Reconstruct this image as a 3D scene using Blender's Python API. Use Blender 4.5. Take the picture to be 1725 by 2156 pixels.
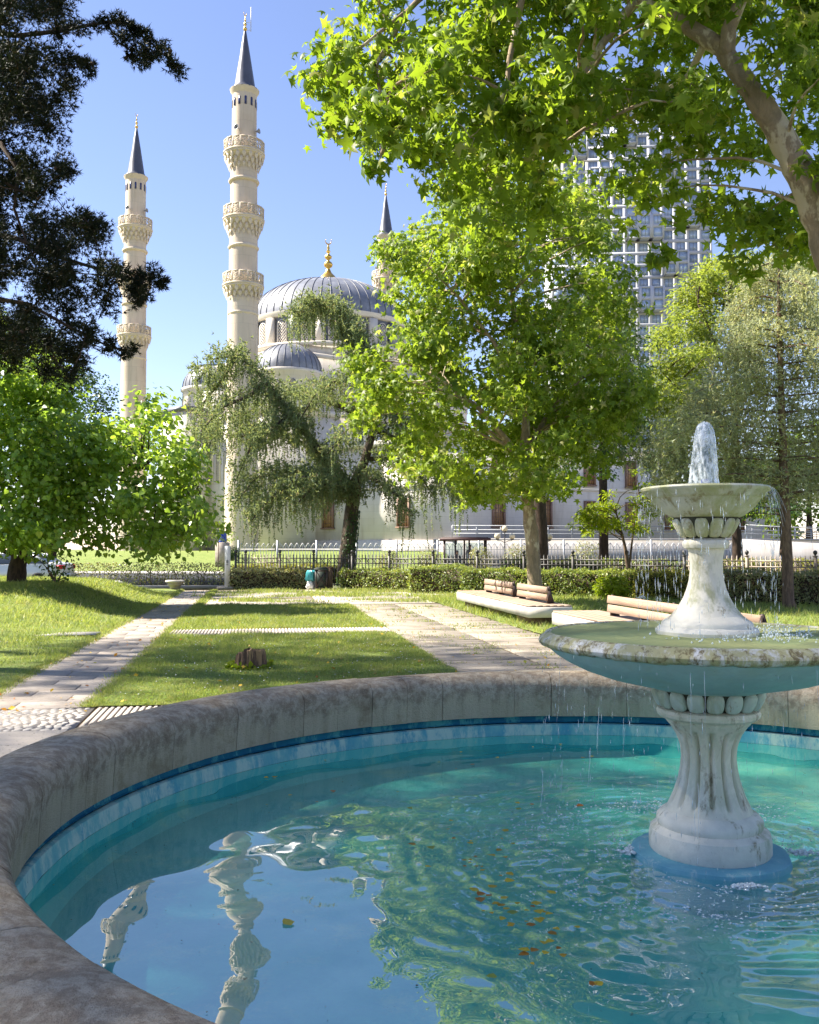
import bpy, math, random
import numpy as np
from mathutils import Vector, Matrix

# ------------------------------------------------------------------ camera, sky, sun, exposure
SC = bpy.context.scene
COL = SC.collection
for _o in list(bpy.data.objects):
    bpy.data.objects.remove(_o, do_unlink=True)
FPX, CX, CY = 1950.0, 862.5, 1078.0          # focal length and centre in a 1725 x 2156 frame
PITCH = math.atan(77.0 / FPX)
EYE = 1.6
cam_d = bpy.data.cameras.new('camera')
cam_d.sensor_fit = 'VERTICAL'
cam_d.sensor_height = 36.0
cam_d.lens = 36.0 * FPX / 2156.0
cam_d.clip_start = 0.05
cam_d.clip_end = 3000.0
cam = bpy.data.objects.new('camera', cam_d)
COL.objects.link(cam)
cam.location = (0, 0, EYE)
cam.rotation_euler = (math.pi / 2 + PITCH, 0, 0)
SC.camera = cam

SUN_AZ = math.radians(-80.0)                  # clockwise from +Y: the sun stands left, a little ahead
SUN_EL = math.radians(46.0)
world = bpy.data.worlds.new('World')
SC.world = world
world.use_nodes = True
wn, wl = world.node_tree.nodes, world.node_tree.links
sky = wn.new('ShaderNodeTexSky')
sky.sky_type = 'NISHITA'
sky.sun_disc = False
sky.sun_elevation = SUN_EL
sky.sun_rotation = SUN_AZ
sky.air_density = 1.0
sky.dust_density = 0.05
sky.ozone_density = 3.5
tint = wn.new('ShaderNodeMix')
tint.data_type = 'RGBA'
tint.blend_type = 'MULTIPLY'
tint.inputs['Factor'].default_value = 1.0
tint.inputs['B'].default_value = (1.17, 0.985, 1.03, 1)
wl.new(sky.outputs[0], tint.inputs['A'])
wl.new(tint.outputs['Result'], wn['Background'].inputs['Color'])
wn['Background'].inputs['Strength'].default_value = 0.054

sun_d = bpy.data.lights.new('sun', 'SUN')
sun_d.energy = 3.7
sun_d.angle = math.radians(0.7)
sun_d.color = (1.0, 0.93, 0.80)
sun = bpy.data.objects.new('sun', sun_d)
COL.objects.link(sun)
SDIR = Vector((math.sin(SUN_AZ) * math.cos(SUN_EL), math.cos(SUN_AZ) * math.cos(SUN_EL), math.sin(SUN_EL)))
sun.rotation_euler = SDIR.to_track_quat('Z', 'Y').to_euler()
sun.location = (-30, 10, 40)

vs = SC.view_settings
vs.view_transform = 'Standard'
vs.look = 'None'
vs.gamma = 1.0
vs.exposure = 2.15
SC.cycles.use_denoising = True
SC.cycles.max_bounces = 6
SC.cycles.diffuse_bounces = 3
SC.cycles.glossy_bounces = 3
SC.cycles.transparent_max_bounces = 8
SC.cycles.caustics_reflective = False
SC.cycles.caustics_refractive = False
SC.cycles.sample_clamp_indirect = 6.0

# ------------------------------------------------------------------ helpers
def P(u, v, d):
    """world point seen at (u, v) of the 1725 x 2156 frame, d metres ahead"""
    xc, zc = (u - CX) / FPX, (CY - v) / FPX
    y = math.cos(PITCH) - zc * math.sin(PITCH)
    z = math.sin(PITCH) + zc * math.cos(PITCH)
    t = d / y
    return np.array((xc * t, d, EYE + z * t))

A0 = math.atan(0.163)
E1 = np.array((math.cos(A0), math.sin(A0)))
E2 = np.array((-math.sin(A0), math.cos(A0)))
OR = np.array((-3.14, 9.31))
def ST(s, t):
    """ground grid of the park: s across the path (0 = its right edge), t along it"""
    return OR + s * E1 + t * E2

class MB:
    def __init__(self):
        self.v, self.f, self.n = [], [], 0
    def add(self, v, f):
        v = np.asarray(v, float).reshape(-1, 3)
        if isinstance(f, np.ndarray):
            self.f.append(f + self.n)
        else:
            by = {}
            for q in f:
                by.setdefault(len(q), []).append(q)
            for k, q in by.items():
                self.f.append(np.array(q, int) + self.n)
        self.v.append(v)
        self.n += len(v)
        return self
    def box(self, c, s, rz=0.0, top=1.0):
        hx, hy, hz = s[0] / 2, s[1] / 2, s[2] / 2
        q = np.array([(-hx, -hy, -hz), (hx, -hy, -hz), (hx, hy, -hz), (-hx, hy, -hz),
                      (-hx * top, -hy * top, hz), (hx * top, -hy * top, hz), (hx * top, hy * top, hz), (-hx * top, hy * top, hz)])
        ca, sa = math.cos(rz), math.sin(rz)
        q = np.c_[q[:, 0] * ca - q[:, 1] * sa, q[:, 0] * sa + q[:, 1] * ca, q[:, 2]] + np.array(c)
        return self.add(q, [(0, 3, 2, 1), (4, 5, 6, 7), (0, 1, 5, 4), (1, 2, 6, 5), (2, 3, 7, 6), (3, 0, 4, 7)])
    def cbox(self, c, s, b=0.01, rz=0.0):
        """box with chamfered top edges"""
        hx, hy, hz = s[0] / 2, s[1] / 2, s[2] / 2
        L = [(hx, hy, -hz), (hx, hy, hz - b), (hx - b, hy - b, hz)]
        q = []
        for x, y, z in L:
            q += [(-x, -y, z), (x, -y, z), (x, y, z), (-x, y, z)]
        q = np.array(q)
        ca, sa = math.cos(rz), math.sin(rz)
        q = np.c_[q[:, 0] * ca - q[:, 1] * sa, q[:, 0] * sa + q[:, 1] * ca, q[:, 2]] + np.array(c)
        F = [(0, 3, 2, 1), (8, 9, 10, 11)]
        for k in (0, 4):
            for i in range(4):
                j = (i + 1) % 4
                F.append((k + i, k + j, k + j + 4, k + i + 4))
        return self.add(q, F)
    def tube(self, pts, rad, k=8, cap=True):
        pts = np.asarray(pts, float)
        n = len(pts)
        rad = np.broadcast_to(np.asarray(rad, float), (n,))
        tg = np.gradient(pts, axis=0)
        tg /= np.linalg.norm(tg, axis=1)[:, None] + 1e-9
        ref = np.array((0.13, 0.21, 1.0)) if abs(tg[0][2]) < 0.9 else np.array((1.0, 0.2, 0.1))
        a = np.cross(tg, ref)
        a /= np.linalg.norm(a, axis=1)[:, None] + 1e-9
        b = np.cross(tg, a)
        th = np.arange(k) * 2 * math.pi / k
        V = pts[:, None] + rad[:, None, None] * (np.cos(th)[None, :, None] * a[:, None] + np.sin(th)[None, :, None] * b[:, None])
        i, j = np.meshgrid(np.arange(n - 1), np.arange(k), indexing='ij')
        j2 = (j + 1) % k
        F = np.stack([i * k + j, (i + 1) * k + j, (i + 1) * k + j2, i * k + j2], -1).reshape(-1, 4)
        m0 = self.n
        self.add(V, F)
        if cap:
            self.f.append(np.array([list(range(m0, m0 + k))]))
            self.f.append(np.array([list(range(m0 + (n - 1) * k, m0 + n * k))[::-1]]))
        return self
    def lathe(self, prof, n=48, c=(0, 0, 0), a0=0.0, a1=2 * math.pi, mod=None, cap=False):
        pr = np.asarray(prof, float)
        m = len(pr)
        full = abs(a1 - a0 - 2 * math.pi) < 1e-6
        th = a0 + (a1 - a0) * np.arange(n if full else n + 1) / n
        R = np.repeat(pr[:, 0][:, None], len(th), 1)
        Z = np.repeat(pr[:, 1][:, None], len(th), 1)
        if mod is not None:
            R, Z = mod(R, Z, th[None, :])
        V = np.stack([R * np.cos(th), R * np.sin(th), Z], -1) + np.array(c)
        k = len(th)
        i, j = np.meshgrid(np.arange(m - 1), np.arange(k if full else k - 1), indexing='ij')
        j2 = (j + 1) % k
        F = np.stack([i * k + j, i * k + j2, (i + 1) * k + j2, (i + 1) * k + j], -1).reshape(-1, 4)
        m0 = self.n
        self.add(V, F)
        if cap:
            self.f.append(np.array([list(range(m0, m0 + k))[::-1]]))
            self.f.append(np.array([list(range(m0 + (m - 1) * k, m0 + m * k))]))
        return self
    def prism(self, poly, z0, z1):
        """polygon in xy, extruded in z"""
        n = len(poly)
        q = [(x, y, z0) for x, y in poly] + [(x, y, z1) for x, y in poly]
        F = [tuple(range(n))[::-1], tuple(range(n, 2 * n))] + [(i, (i + 1) % n, n + (i + 1) % n, n + i) for i in range(n)]
        return self.add(q, F)
    def slab(self, poly, o, ax, az, an, d0, d1):
        """polygon (x, z) in a plane o + x*ax + z*az, extruded along an from d0 to d1"""
        o, ax, az, an = map(np.array, (o, ax, az, an))
        n = len(poly)
        q = [o + x * ax + z * az + an * d0 for x, z in poly] + [o + x * ax + z * az + an * d1 for x, z in poly]
        F = [tuple(range(n)), tuple(range(n, 2 * n))[::-1]] + [(i, n + i, n + (i + 1) % n, (i + 1) % n) for i in range(n)]
        return self.add(q, F)
    def mesh(self, name, smooth=False):
        me = bpy.data.meshes.new(name)
        V = np.concatenate(self.v) if self.v else np.zeros((0, 3))
        me.vertices.add(len(V))
        me.vertices.foreach_set('co', V.astype(np.float32).ravel())
        tot = np.concatenate([np.full(len(f), f.shape[1]) for f in self.f])
        idx = np.concatenate([f.ravel() for f in self.f])
        me.loops.add(len(idx))
        me.loops.foreach_set('vertex_index', idx.astype(np.int32))
        me.polygons.add(len(tot))
        st = np.concatenate([[0], np.cumsum(tot)[:-1]])
        me.polygons.foreach_set('loop_start', st.astype(np.int32))
        me.polygons.foreach_set('loop_total', tot.astype(np.int32))
        me.update(calc_edges=True)
        me.validate()
        if smooth is True:
            me.polygons.foreach_set('use_smooth', np.ones(len(me.polygons), bool))
        elif smooth:
            me.polygons.foreach_set('use_smooth', np.ones(len(me.polygons), bool))
            me.set_sharp_from_angle(angle=math.radians(smooth))
        return me

WL = {}
def put(name, me, mat, parent=None, loc=(0, 0, 0), rot=(0, 0, 0), sc=(1, 1, 1), kind=None, label=None, smooth=False):
    if isinstance(me, MB):
        me = me.mesh(name, smooth)
    if mat is not None and len(me.materials) == 0:
        me.materials.append(mat)
    o = bpy.data.objects.new(name, me)
    COL.objects.link(o)
    WL[o.name] = np.array(loc, float)
    if parent is not None:
        o.parent = parent
        o.location = np.array(loc, float) - WL[parent.name]
    else:
        o.location = loc
    o.rotation_euler = rot
    o.scale = sc
    if kind:
        o['kind'] = kind
    if label:
        o['label'] = label
    return o
def thing(name, label, cat, loc=(0, 0, 0), group=None):
    o = bpy.data.objects.new(name, None)
    COL.objects.link(o)
    o.empty_display_size = 0.2
    o.location = loc
    WL[o.name] = np.array(loc, float)
    return tag(o, label, cat, group)
def tag(o, label, cat, group=None):
    o['label'] = label
    o['category'] = cat
    if group:
        o['group'] = group
    return o
def norm(a):
    return a / (np.linalg.norm(a, axis=-1, keepdims=True) + 1e-9)
def smooth01(x):
    x = np.clip(x, 0, 1)
    return x * x * (3 - 2 * x)

# ------------------------------------------------------------------ materials
class NT:
    def __init__(self, name):
        self.m = bpy.data.materials.new(name)
        self.m.use_nodes = True
        self.t = self.m.node_tree
        self.b = self.t.nodes['Principled BSDF']
        self.out = self.t.nodes['Material Output']
        self._c = None
    def n(self, ty, **kw):
        nd = self.t.nodes.new('ShaderNode' + ty)
        for k, v in kw.items():
            setattr(nd, k, v)
        return nd
    def set(self, sock, val):
        if val is None:
            return
        if isinstance(val, bpy.types.NodeSocket):
            self.t.links.new(val, sock)
        elif isinstance(val, (tuple, list)) and sock.type == 'RGBA' and len(val) == 3:
            sock.default_value = (*val, 1)
        else:
            sock.default_value = val
    def coord(self, scale=(1, 1, 1), kind='Object'):
        tc = self.n('TexCoord')
        mp = self.n('Mapping')
        self.set(mp.inputs['Scale'], scale)
        self.t.links.new(tc.outputs[kind], mp.inputs['Vector'])
        return mp.outputs[0]
    def world(self):
        return self.n('NewGeometry').outputs['Position']
    def noise(self, scale, detail=4, rough=0.55, vec=None, dist=0.0):
        nd = self.n('TexNoise')
        nd.inputs['Scale'].default_value = scale
        nd.inputs['Detail'].default_value = detail
        nd.inputs['Roughness'].default_value = rough
        nd.inputs['Distortion'].default_value = dist
        if vec is not None:
            self.t.links.new(vec, nd.inputs['Vector'])
        return nd.outputs['Fac']
    def ramp(self, fac, a, b, ca=0.0, cb=1.0):
        nd = self.n('MapRange')
        nd.interpolation_type = 'SMOOTHSTEP'
        self.set(nd.inputs['Value'], fac)
        nd.inputs['From Min'].default_value = a
        nd.inputs['From Max'].default_value = b
        nd.inputs['To Min'].default_value = ca
        nd.inputs['To Max'].default_value = cb
        return nd.outputs[0]
    def mix(self, fac, a, b, mode='MIX'):
        nd = self.n('Mix')
        nd.data_type = 'RGBA'
        nd.blend_type = mode
        self.set(nd.inputs['Factor'], fac)
        self.set(nd.inputs['A'], a)
        self.set(nd.inputs['B'], b)
        return nd.outputs['Result']
    def math(self, op, a, b=0.0, c=None):
        nd = self.n('Math')
        nd.operation = op
        self.set(nd.inputs[0], a)
        self.set(nd.inputs[1], b)
        if c is not None:
            self.set(nd.inputs[2], c)
        return nd.outputs[0]
    def xyz(self, vec):
        nd = self.n('SeparateXYZ')
        self.t.links.new(vec, nd.inputs[0])
        return nd.outputs
    def bump(self, h, strength=0.3, dist=0.01):
        nd = self.n('Bump')
        nd.inputs['Strength'].default_value = strength
        nd.inputs['Distance'].default_value = dist
        self.set(nd.inputs['Height'], h)
        self.t.links.new(nd.outputs[0], self.b.inputs['Normal'])
    def fin(self, col, rough=0.7, metal=0.0, spec=0.4):
        self.set(self.b.inputs['Base Color'], col)
        self.set(self.b.inputs['Roughness'], rough)
        self.set(self.b.inputs['Metallic'], metal)
        self.set(self.b.inputs['Specular IOR Level'], spec)
        return self.m
    def rnd(self):
        """one random number per leaf, both inside a mass and for single leaves"""
        a = self.n('NewGeometry').outputs['Random Per Island']
        b = self.n('ObjectInfo').outputs['Random']
        return self.math('FRACT', self.math('ADD', a, b))

def plain(name, c, rough=0.6, metal=0.0, var=0.25, scale=6.0, bump=0.15, bd=0.01, c2=None, spec=0.4, stain=None, st=(0.55, 0.75)):
    m = NT(name)
    w = m.world()
    k = m.noise(scale, 5, 0.6, w)
    c2 = c2 or tuple(x * (1 - var) for x in c)
    col = m.mix(m.ramp(k, 0.3, 0.7), c, c2)
    if stain:
        col = m.mix(m.ramp(m.noise(scale * 0.45, 6, 0.7, w), *st), col, stain)
    if bump:
        m.bump(m.noise(scale * 6, 4, 0.6, w), bump, bd)
    return m.fin(col, rough, metal, spec)

def leafmat(name, ca, cb, cc, trans=0.5, rough=0.45, tcol=None, spec=0.3, ns=0.9, dry=None):
    """ca..cb common range, cc the odd leaf; light shines through"""
    m = NT(name)
    r = m.rnd()
    col = m.mix(m.ramp(r, 0.0, 0.8), ca, cb)
    col = m.mix(m.ramp(r, 0.90, 0.92), col, cc)
    k = m.noise(ns, 4, 0.6, m.world())
    col = m.mix(m.ramp(k, 0.36, 0.64), m.mix(1.0, col, (0.78, 0.80, 0.85), 'MULTIPLY'), m.mix(1.0, col, (1.16, 1.10, 0.95), 'MULTIPLY'))
    if dry:
        col = m.mix(m.ramp(m.noise(ns * 1.7, 6, 0.75, m.world()), 0.50, 0.68), col, dry)
    m.fin(col, rough, 0, spec)
    tr = m.n('BsdfTranslucent')
    tc = m.mix(0.5, col, tcol or cb, 'MIX')
    m.set(tr.inputs['Color'], m.mix(1.0, tc, (1.9, 1.75, 1.0), 'MULTIPLY'))
    mx = m.n('MixShader')
    mx.inputs[0].default_value = trans
    m.t.links.new(m.b.outputs[0], mx.inputs[1])
    m.t.links.new(tr.outputs[0], mx.inputs[2])
    m.t.links.new(mx.outputs[0], m.out.inputs['Surface'])
    return m.m

M = {}
M['plane_leaf'] = leafmat('plane_leaf', (0.092, 0.165, 0.016), (0.165, 0.250, 0.024), (0.29, 0.30, 0.09), 0.56)
M['mid_leaf'] = leafmat('mid_leaf', (0.102, 0.180, 0.022), (0.192, 0.275, 0.034), (0.33, 0.34, 0.16), 0.54)
M['mulberry_leaf'] = leafmat('mulberry_leaf', (0.115, 0.220, 0.036), (0.220, 0.335, 0.055), (0.26, 0.32, 0.04), 0.48, 0.34, spec=0.6)
M['dark_leaf'] = leafmat('dark_leaf', (0.030, 0.075, 0.026), (0.060, 0.115, 0.036), (0.09, 0.14, 0.03), 0.3, 0.45)
M['locust_leaf'] = leafmat('locust_leaf', (0.115, 0.175, 0.038), (0.205, 0.265, 0.050), (0.27, 0.28, 0.09), 0.50)
M['young_leaf'] = leafmat('young_leaf', (0.13, 0.21, 0.012), (0.21, 0.28, 0.014), (0.25, 0.26, 0.03), 0.5)
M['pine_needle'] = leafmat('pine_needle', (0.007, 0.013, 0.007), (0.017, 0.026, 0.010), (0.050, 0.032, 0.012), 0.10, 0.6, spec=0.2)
M['cedar_needle'] = leafmat('cedar_needle', (0.115, 0.175, 0.100), (0.230, 0.285, 0.155), (0.24, 0.185, 0.13), 0.40, 0.6, spec=0.2)
M['blue_needle'] = leafmat('blue_needle', (0.160, 0.210, 0.130), (0.430, 0.470, 0.330), (0.24, 0.20, 0.13), 0.35, 0.6, spec=0.2)
M['hedge_leaf'] = leafmat('hedge_leaf', (0.115, 0.180, 0.044), (0.245, 0.305, 0.072), (0.28, 0.24, 0.12), 0.40, 0.4, spec=0.5)
M['hedge_lime'] = leafmat('hedge_lime', (0.130, 0.165, 0.028), (0.250, 0.255, 0.055), (0.26, 0.20, 0.10), 0.35, 0.45)
M['hedge_pale'] = leafmat('hedge_pale', (0.125, 0.165, 0.060), (0.300, 0.310, 0.145), (0.24, 0.15, 0.09), 0.3, 0.4, spec=0.5)
M['grass'] = leafmat('grass', (0.145, 0.220, 0.055), (0.250, 0.310, 0.095), (0.40, 0.36, 0.20), 0.40, 0.5, ns=1.1, dry=(0.34, 0.32, 0.14))
M['white_flower'] = plain('white_flower', (0.75, 0.74, 0.66), 0.6, bump=0)

def lawn_ground():
    m = NT('lawn_ground')
    w = m.world()
    c = m.mix(m.ramp(m.noise(2.2, 6, 0.7, w), 0.35, 0.7), (0.160, 0.215, 0.055), (0.230, 0.260, 0.080))
    c = m.mix(m.ramp(m.noise(9, 5, 0.7, w), 0.55, 0.75), c, (0.17, 0.14, 0.075))
    m.bump(m.noise(60, 4, 0.7, w), 0.6, 0.03)
    return m.fin(c, 0.9, 0, 0.1)
M['lawn'] = lawn_ground()
M['earth'] = plain('earth', (0.17, 0.13, 0.085), 0.95, var=0.4, scale=3, bump=0.4, bd=0.02)
M['far_ground'] = plain('far_ground', (0.11, 0.12, 0.05), 0.95, var=0.4, scale=0.15, bump=0)

def barkmat(name, a, b, pale=None, sc=14.0, stretch=0.25, pth=(0.52, 0.58)):
    m = NT(name)
    v = m.coord((1, 1, stretch))
    c = m.mix(m.ramp(m.noise(sc, 6, 0.7, v, 0.6), 0.35, 0.65), a, b)
    if pale:
        c = m.mix(m.ramp(m.noise(sc * 0.35, 5, 0.65, v), *pth), c, pale)
    m.bump(m.noise(sc * 1.4, 6, 0.7, v, 0.5), 0.6, 0.03)
    return m.fin(c, 0.85, 0, 0.2)
M['plane_bark'] = barkmat('plane_bark', (0.33, 0.25, 0.17), (0.22, 0.17, 0.115), (0.52, 0.44, 0.32), 9.0, 0.5)
M['dark_bark'] = barkmat('dark_bark', (0.075, 0.050, 0.036), (0.035, 0.025, 0.020))
M['brown_bark'] = barkmat('brown_bark', (0.19, 0.13, 0.09), (0.08, 0.055, 0.042))
M['cedar_bark'] = barkmat('cedar_bark', (0.13, 0.10, 0.075), (0.060, 0.047, 0.036))
M['stump'] = barkmat('stump', (0.20, 0.13, 0.08), (0.07, 0.045, 0.03), (0.30, 0.20, 0.10), 30, 0.15)

def paving(name, a, b, dirt, sc=1.0):
    m = NT(name)
    w = m.world()
    r = m.n('ObjectInfo').outputs['Random']
    c = m.mix(r, a, b)
    c = m.mix(m.ramp(m.noise(1.3 * sc, 6, 0.65, w), 0.45, 0.72), c, dirt)
    c = m.mix(m.ramp(m.noise(34, 3, 0.7, w), 0.58, 0.7), c, tuple(x * 0.55 for x in dirt))
    m.bump(m.noise(70, 4, 0.7, w), 0.25, 0.006)
    return m.fin(c, 0.85, 0, 0.25)
M['path'] = paving('path', (0.37, 0.32, 0.275), (0.32, 0.275, 0.235), (0.27, 0.225, 0.185))
M['plank_stone'] = paving('plank_stone', (0.345, 0.30, 0.245), (0.28, 0.24, 0.195), (0.21, 0.17, 0.13))
M['worn_stone'] = paving('worn_stone', (0.44, 0.39, 0.34), (0.35, 0.31, 0.27), (0.27, 0.23, 0.165), 2)
M['ribbed'] = paving('ribbed', (0.50, 0.44, 0.38), (0.46, 0.41, 0.355), (0.38, 0.33, 0.27))
M['cobble'] = paving('cobble', (0.42, 0.39, 0.36), (0.31, 0.29, 0.27), (0.30, 0.26, 0.22), 3)
M['asphalt'] = plain('asphalt', (0.075, 0.072, 0.072), 0.9, scale=2, bump=0.2)
M['sidewalk'] = plain('sidewalk', (0.42, 0.39, 0.37), 0.85, scale=0.8, bump=0.1)

def concrete_coping():
    m = NT('coping_concrete')
    w = m.world()
    z = m.xyz(w)[2]
    st = m.n('Mapping')
    st.inputs['Scale'].default_value = (9, 9, 0.9)
    m.t.links.new(w, st.inputs['Vector'])
    streak = m.noise(1.0, 6, 0.7, st.outputs[0])
    low = m.mix(m.ramp(streak, 0.35, 0.7), (0.600, 0.500, 0.340), (0.440, 0.350, 0.220))
    r = m.n('ObjectInfo').outputs['Random']
    low = m.mix(m.math('MULTIPLY', r, 0.5), low, (0.48, 0.40, 0.27))
    blotch = m.noise(16, 8, 0.75, w, 0.3)
    hi = m.mix(m.ramp(blotch, 0.38, 0.60), (0.540, 0.455, 0.335), (0.310, 0.240, 0.165))
    hi = m.mix(m.ramp(m.noise(70, 5, 0.8, w), 0.52, 0.66), hi, (0.46, 0.36, 0.25))
    zz = m.math('ADD', z, m.math('MULTIPLY', m.math('SUBTRACT', streak, 0.5), 0.34))
    c = m.mix(m.ramp(zz, 0.42, 0.53), low, hi)
    c = m.mix(m.ramp(m.noise(3.1, 6, 0.75, w), 0.50, 0.68), c, m.mix(1.0, c, (0.74, 0.70, 0.64), 'MULTIPLY'))
    h = m.math('ADD', m.noise(45, 6, 0.75, w), m.math('MULTIPLY', m.noise(200, 3, 0.6, w), 0.5))
    m.bump(h, 0.9, 0.022)
    return m.fin(c, 0.9, 0, 0.2)
M['coping'] = concrete_coping()

def paint_blue(name, a, b, pale, sc=3.0, st=(0.55, 0.66)):
    m = NT(name)
    w = m.world()
    mp = m.n('Mapping')
    mp.inputs['Scale'].default_value = (1, 1, 0.35)
    m.t.links.new(w, mp.inputs['Vector'])
    c = m.mix(m.ramp(m.noise(sc, 6, 0.7, mp.outputs[0]), 0.38, 0.62), a, b)
    c = m.mix(m.ramp(m.noise(sc * 2.2, 7, 0.75, mp.outputs[0]), *st), c, pale)
    c = m.mix(m.ramp(m.noise(sc * 9, 5, 0.75, w), 0.66, 0.74), c, (0.06, 0.09, 0.07))
    m.bump(m.noise(40, 5, 0.7, w), 0.3, 0.008)
    return m.fin(c, 0.75, 0, 0.3)
M['pool_blue'] = paint_blue('pool_blue', (0.008, 0.120, 0.210), (0.012, 0.180, 0.260), (0.08, 0.33, 0.34), st=(0.5, 0.6))
M['pool_pale'] = paint_blue('pool_pale', (0.190, 0.440, 0.400), (0.075, 0.310, 0.370), (0.42, 0.56, 0.46), st=(0.44, 0.58))
M['pool_floor'] = paint_blue('pool_floor', (0.045, 0.400, 0.360), (0.110, 0.480, 0.400), (0.28, 0.53, 0.36), 1.1, (0.50, 0.72))

def marble(name, base, moss, brown, gth=(0.50, 0.68), bth=(0.57, 0.70), sc=5.0, paint=None, pth=(0.45, 0.6)):
    m = NT(name)
    w = m.world()
    mp = m.n('Mapping')
    mp.inputs['Scale'].default_value = (1, 1, 0.35)
    m.t.links.new(w, mp.inputs['Vector'])
    v = mp.outputs[0]
    c = m.mix(m.ramp(m.noise(sc * 3, 5, 0.65, w), 0.3, 0.7), base, tuple(x * 0.86 for x in base))
    if paint:
        c = m.mix(m.ramp(m.noise(sc * 0.7, 5, 0.6, v), *pth), c, paint)
    c = m.mix(m.ramp(m.noise(sc * 1.1, 7, 0.72, v, 0.4), *gth), c, moss)
    c = m.mix(m.ramp(m.noise(sc * 2.3, 7, 0.75, v, 0.3), *bth), c, brown)
    c = m.mix(m.ramp(m.noise(sc * 16, 4, 0.7, w), 0.68, 0.75), c, (0.07, 0.065, 0.04))
    m.bump(m.noise(sc * 12, 5, 0.7, w), 0.35, 0.006)
    return m.fin(c, 0.55, 0, 0.4)
M['marble'] = marble('fountain_marble', (0.76, 0.71, 0.59), (0.38, 0.37, 0.22), (0.27, 0.22, 0.12), (0.52, 0.66), (0.55, 0.68))
M['marble_green'] = marble('fountain_marble_green', (0.62, 0.60, 0.47), (0.40, 0.40, 0.20), (0.27, 0.22, 0.10), (0.40, 0.58), (0.54, 0.66))
M['marble_fluted'] = marble('fountain_marble_fluted', (0.74, 0.68, 0.53), (0.55, 0.53, 0.38), (0.24, 0.19, 0.11), (0.45, 0.6), (0.52, 0.66))
M['bowl_paint'] = marble('bowl_paint', (0.42, 0.57, 0.54), (0.37, 0.48, 0.40), (0.22, 0.22, 0.12), (0.5, 0.7), (0.66, 0.76), 3.0)
M['rim_crust'] = marble('rim_crust', (0.70, 0.68, 0.62), (0.42, 0.38, 0.18), (0.17, 0.13, 0.05), (0.38, 0.56), (0.48, 0.62), 12.0)
M['cap_paint'] = marble('cap_paint', (0.52, 0.58, 0.50), (0.35, 0.38, 0.26), (0.22, 0.18, 0.10), (0.5, 0.65), (0.58, 0.68))
M['gap_dark'] = plain('gap_dark', (0.055, 0.055, 0.035), 0.9, bump=0)
M['plinth_blue'] = paint_blue('plinth_blue', (0.14, 0.35, 0.42), (0.19, 0.42, 0.47), (0.36, 0.50, 0.50), 5)
M['pipe'] = plain('pipe_metal', (0.22, 0.27, 0.27), 0.45, 0.5, bump=0.1)
M['pipe_blue'] = plain('pipe_blue', (0.02, 0.07, 0.42), 0.4, bump=0)

def water_mat(name, tintc, ior, rough=0.0, body=0.0, bodyc=(0.1, 0.3, 0.3), fine=0.0, fs=30.0, froth=0):
    m = NT(name)
    m.t.nodes.remove(m.b)
    tr = m.n('BsdfTransparent')
    m.set(tr.inputs[0], tintc)
    gl = m.n('BsdfGlossy')
    gl.inputs['Roughness'].default_value = rough
    fr = m.n('Fresnel')
    fr.inputs['IOR'].default_value = ior
    if fine:
        bp = m.n('Bump')
        bp.inputs['Strength'].default_value = fine
        bp.inputs['Distance'].default_value = 0.004
        m.set(bp.inputs['Height'], m.noise(fs, 3, 0.5, m.world()))
        m.t.links.new(bp.outputs[0], gl.inputs['Normal'])
        m.t.links.new(bp.outputs[0], fr.inputs['Normal'])
    base = tr
    if body:
        df = m.n('BsdfDiffuse')
        m.set(df.inputs[0], bodyc)
        mb = m.n('MixShader')
        mb.inputs[0].default_value = body
        if froth:
            mp = m.n('Mapping')
            mp.inputs['Scale'].default_value = (1, 1, 0.4)
            m.t.links.new(m.world(), mp.inputs['Vector'])
            m.set(mb.inputs[0], m.ramp(m.noise(froth, 5, 0.7, mp.outputs[0]), 0.38, 0.62, 0.08, 0.85))
        m.t.links.new(tr.outputs[0], mb.inputs[1])
        m.t.links.new(df.outputs[0], mb.inputs[2])
        base = mb
    mx = m.n('MixShader')
    bf = m.n('NewGeometry').outputs['Backfacing']
    m.set(mx.inputs[0], m.math('MULTIPLY', fr.outputs[0], m.math('SUBTRACT', 1.0, bf)))
    m.t.links.new(base.outputs[0], mx.inputs[1])
    m.t.links.new(gl.outputs[0], mx.inputs[2])
    m.t.links.new(mx.outputs[0], m.out.inputs['Surface'])
    return m.m
M['water'] = water_mat('pool_water', (0.90, 0.98, 0.94), 3.5)
M['bowl_water'] = water_mat('bowl_water', (0.85, 0.90, 0.65), 1.5, 0.02, 0.60, (0.50, 0.52, 0.24), 0.5, 26)
M['jet'] = water_mat('jet_water', (0.93, 0.96, 0.97), 1.33, 0.05, 0.24, (0.90, 0.93, 0.95), 0.9, 40, froth=55)
M['drop'] = water_mat('drop_water', (0.95, 0.98, 1.0), 1.4, 0.05, 0.36, (0.85, 0.90, 0.93))
M['foam'] = water_mat('foam_water', (0.97, 1.0, 1.0), 1.4, 0.1, 0.55, (0.90, 0.95, 0.95))
M['glass'] = water_mat('clear_glass', (0.80, 0.86, 0.84), 1.5)

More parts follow.
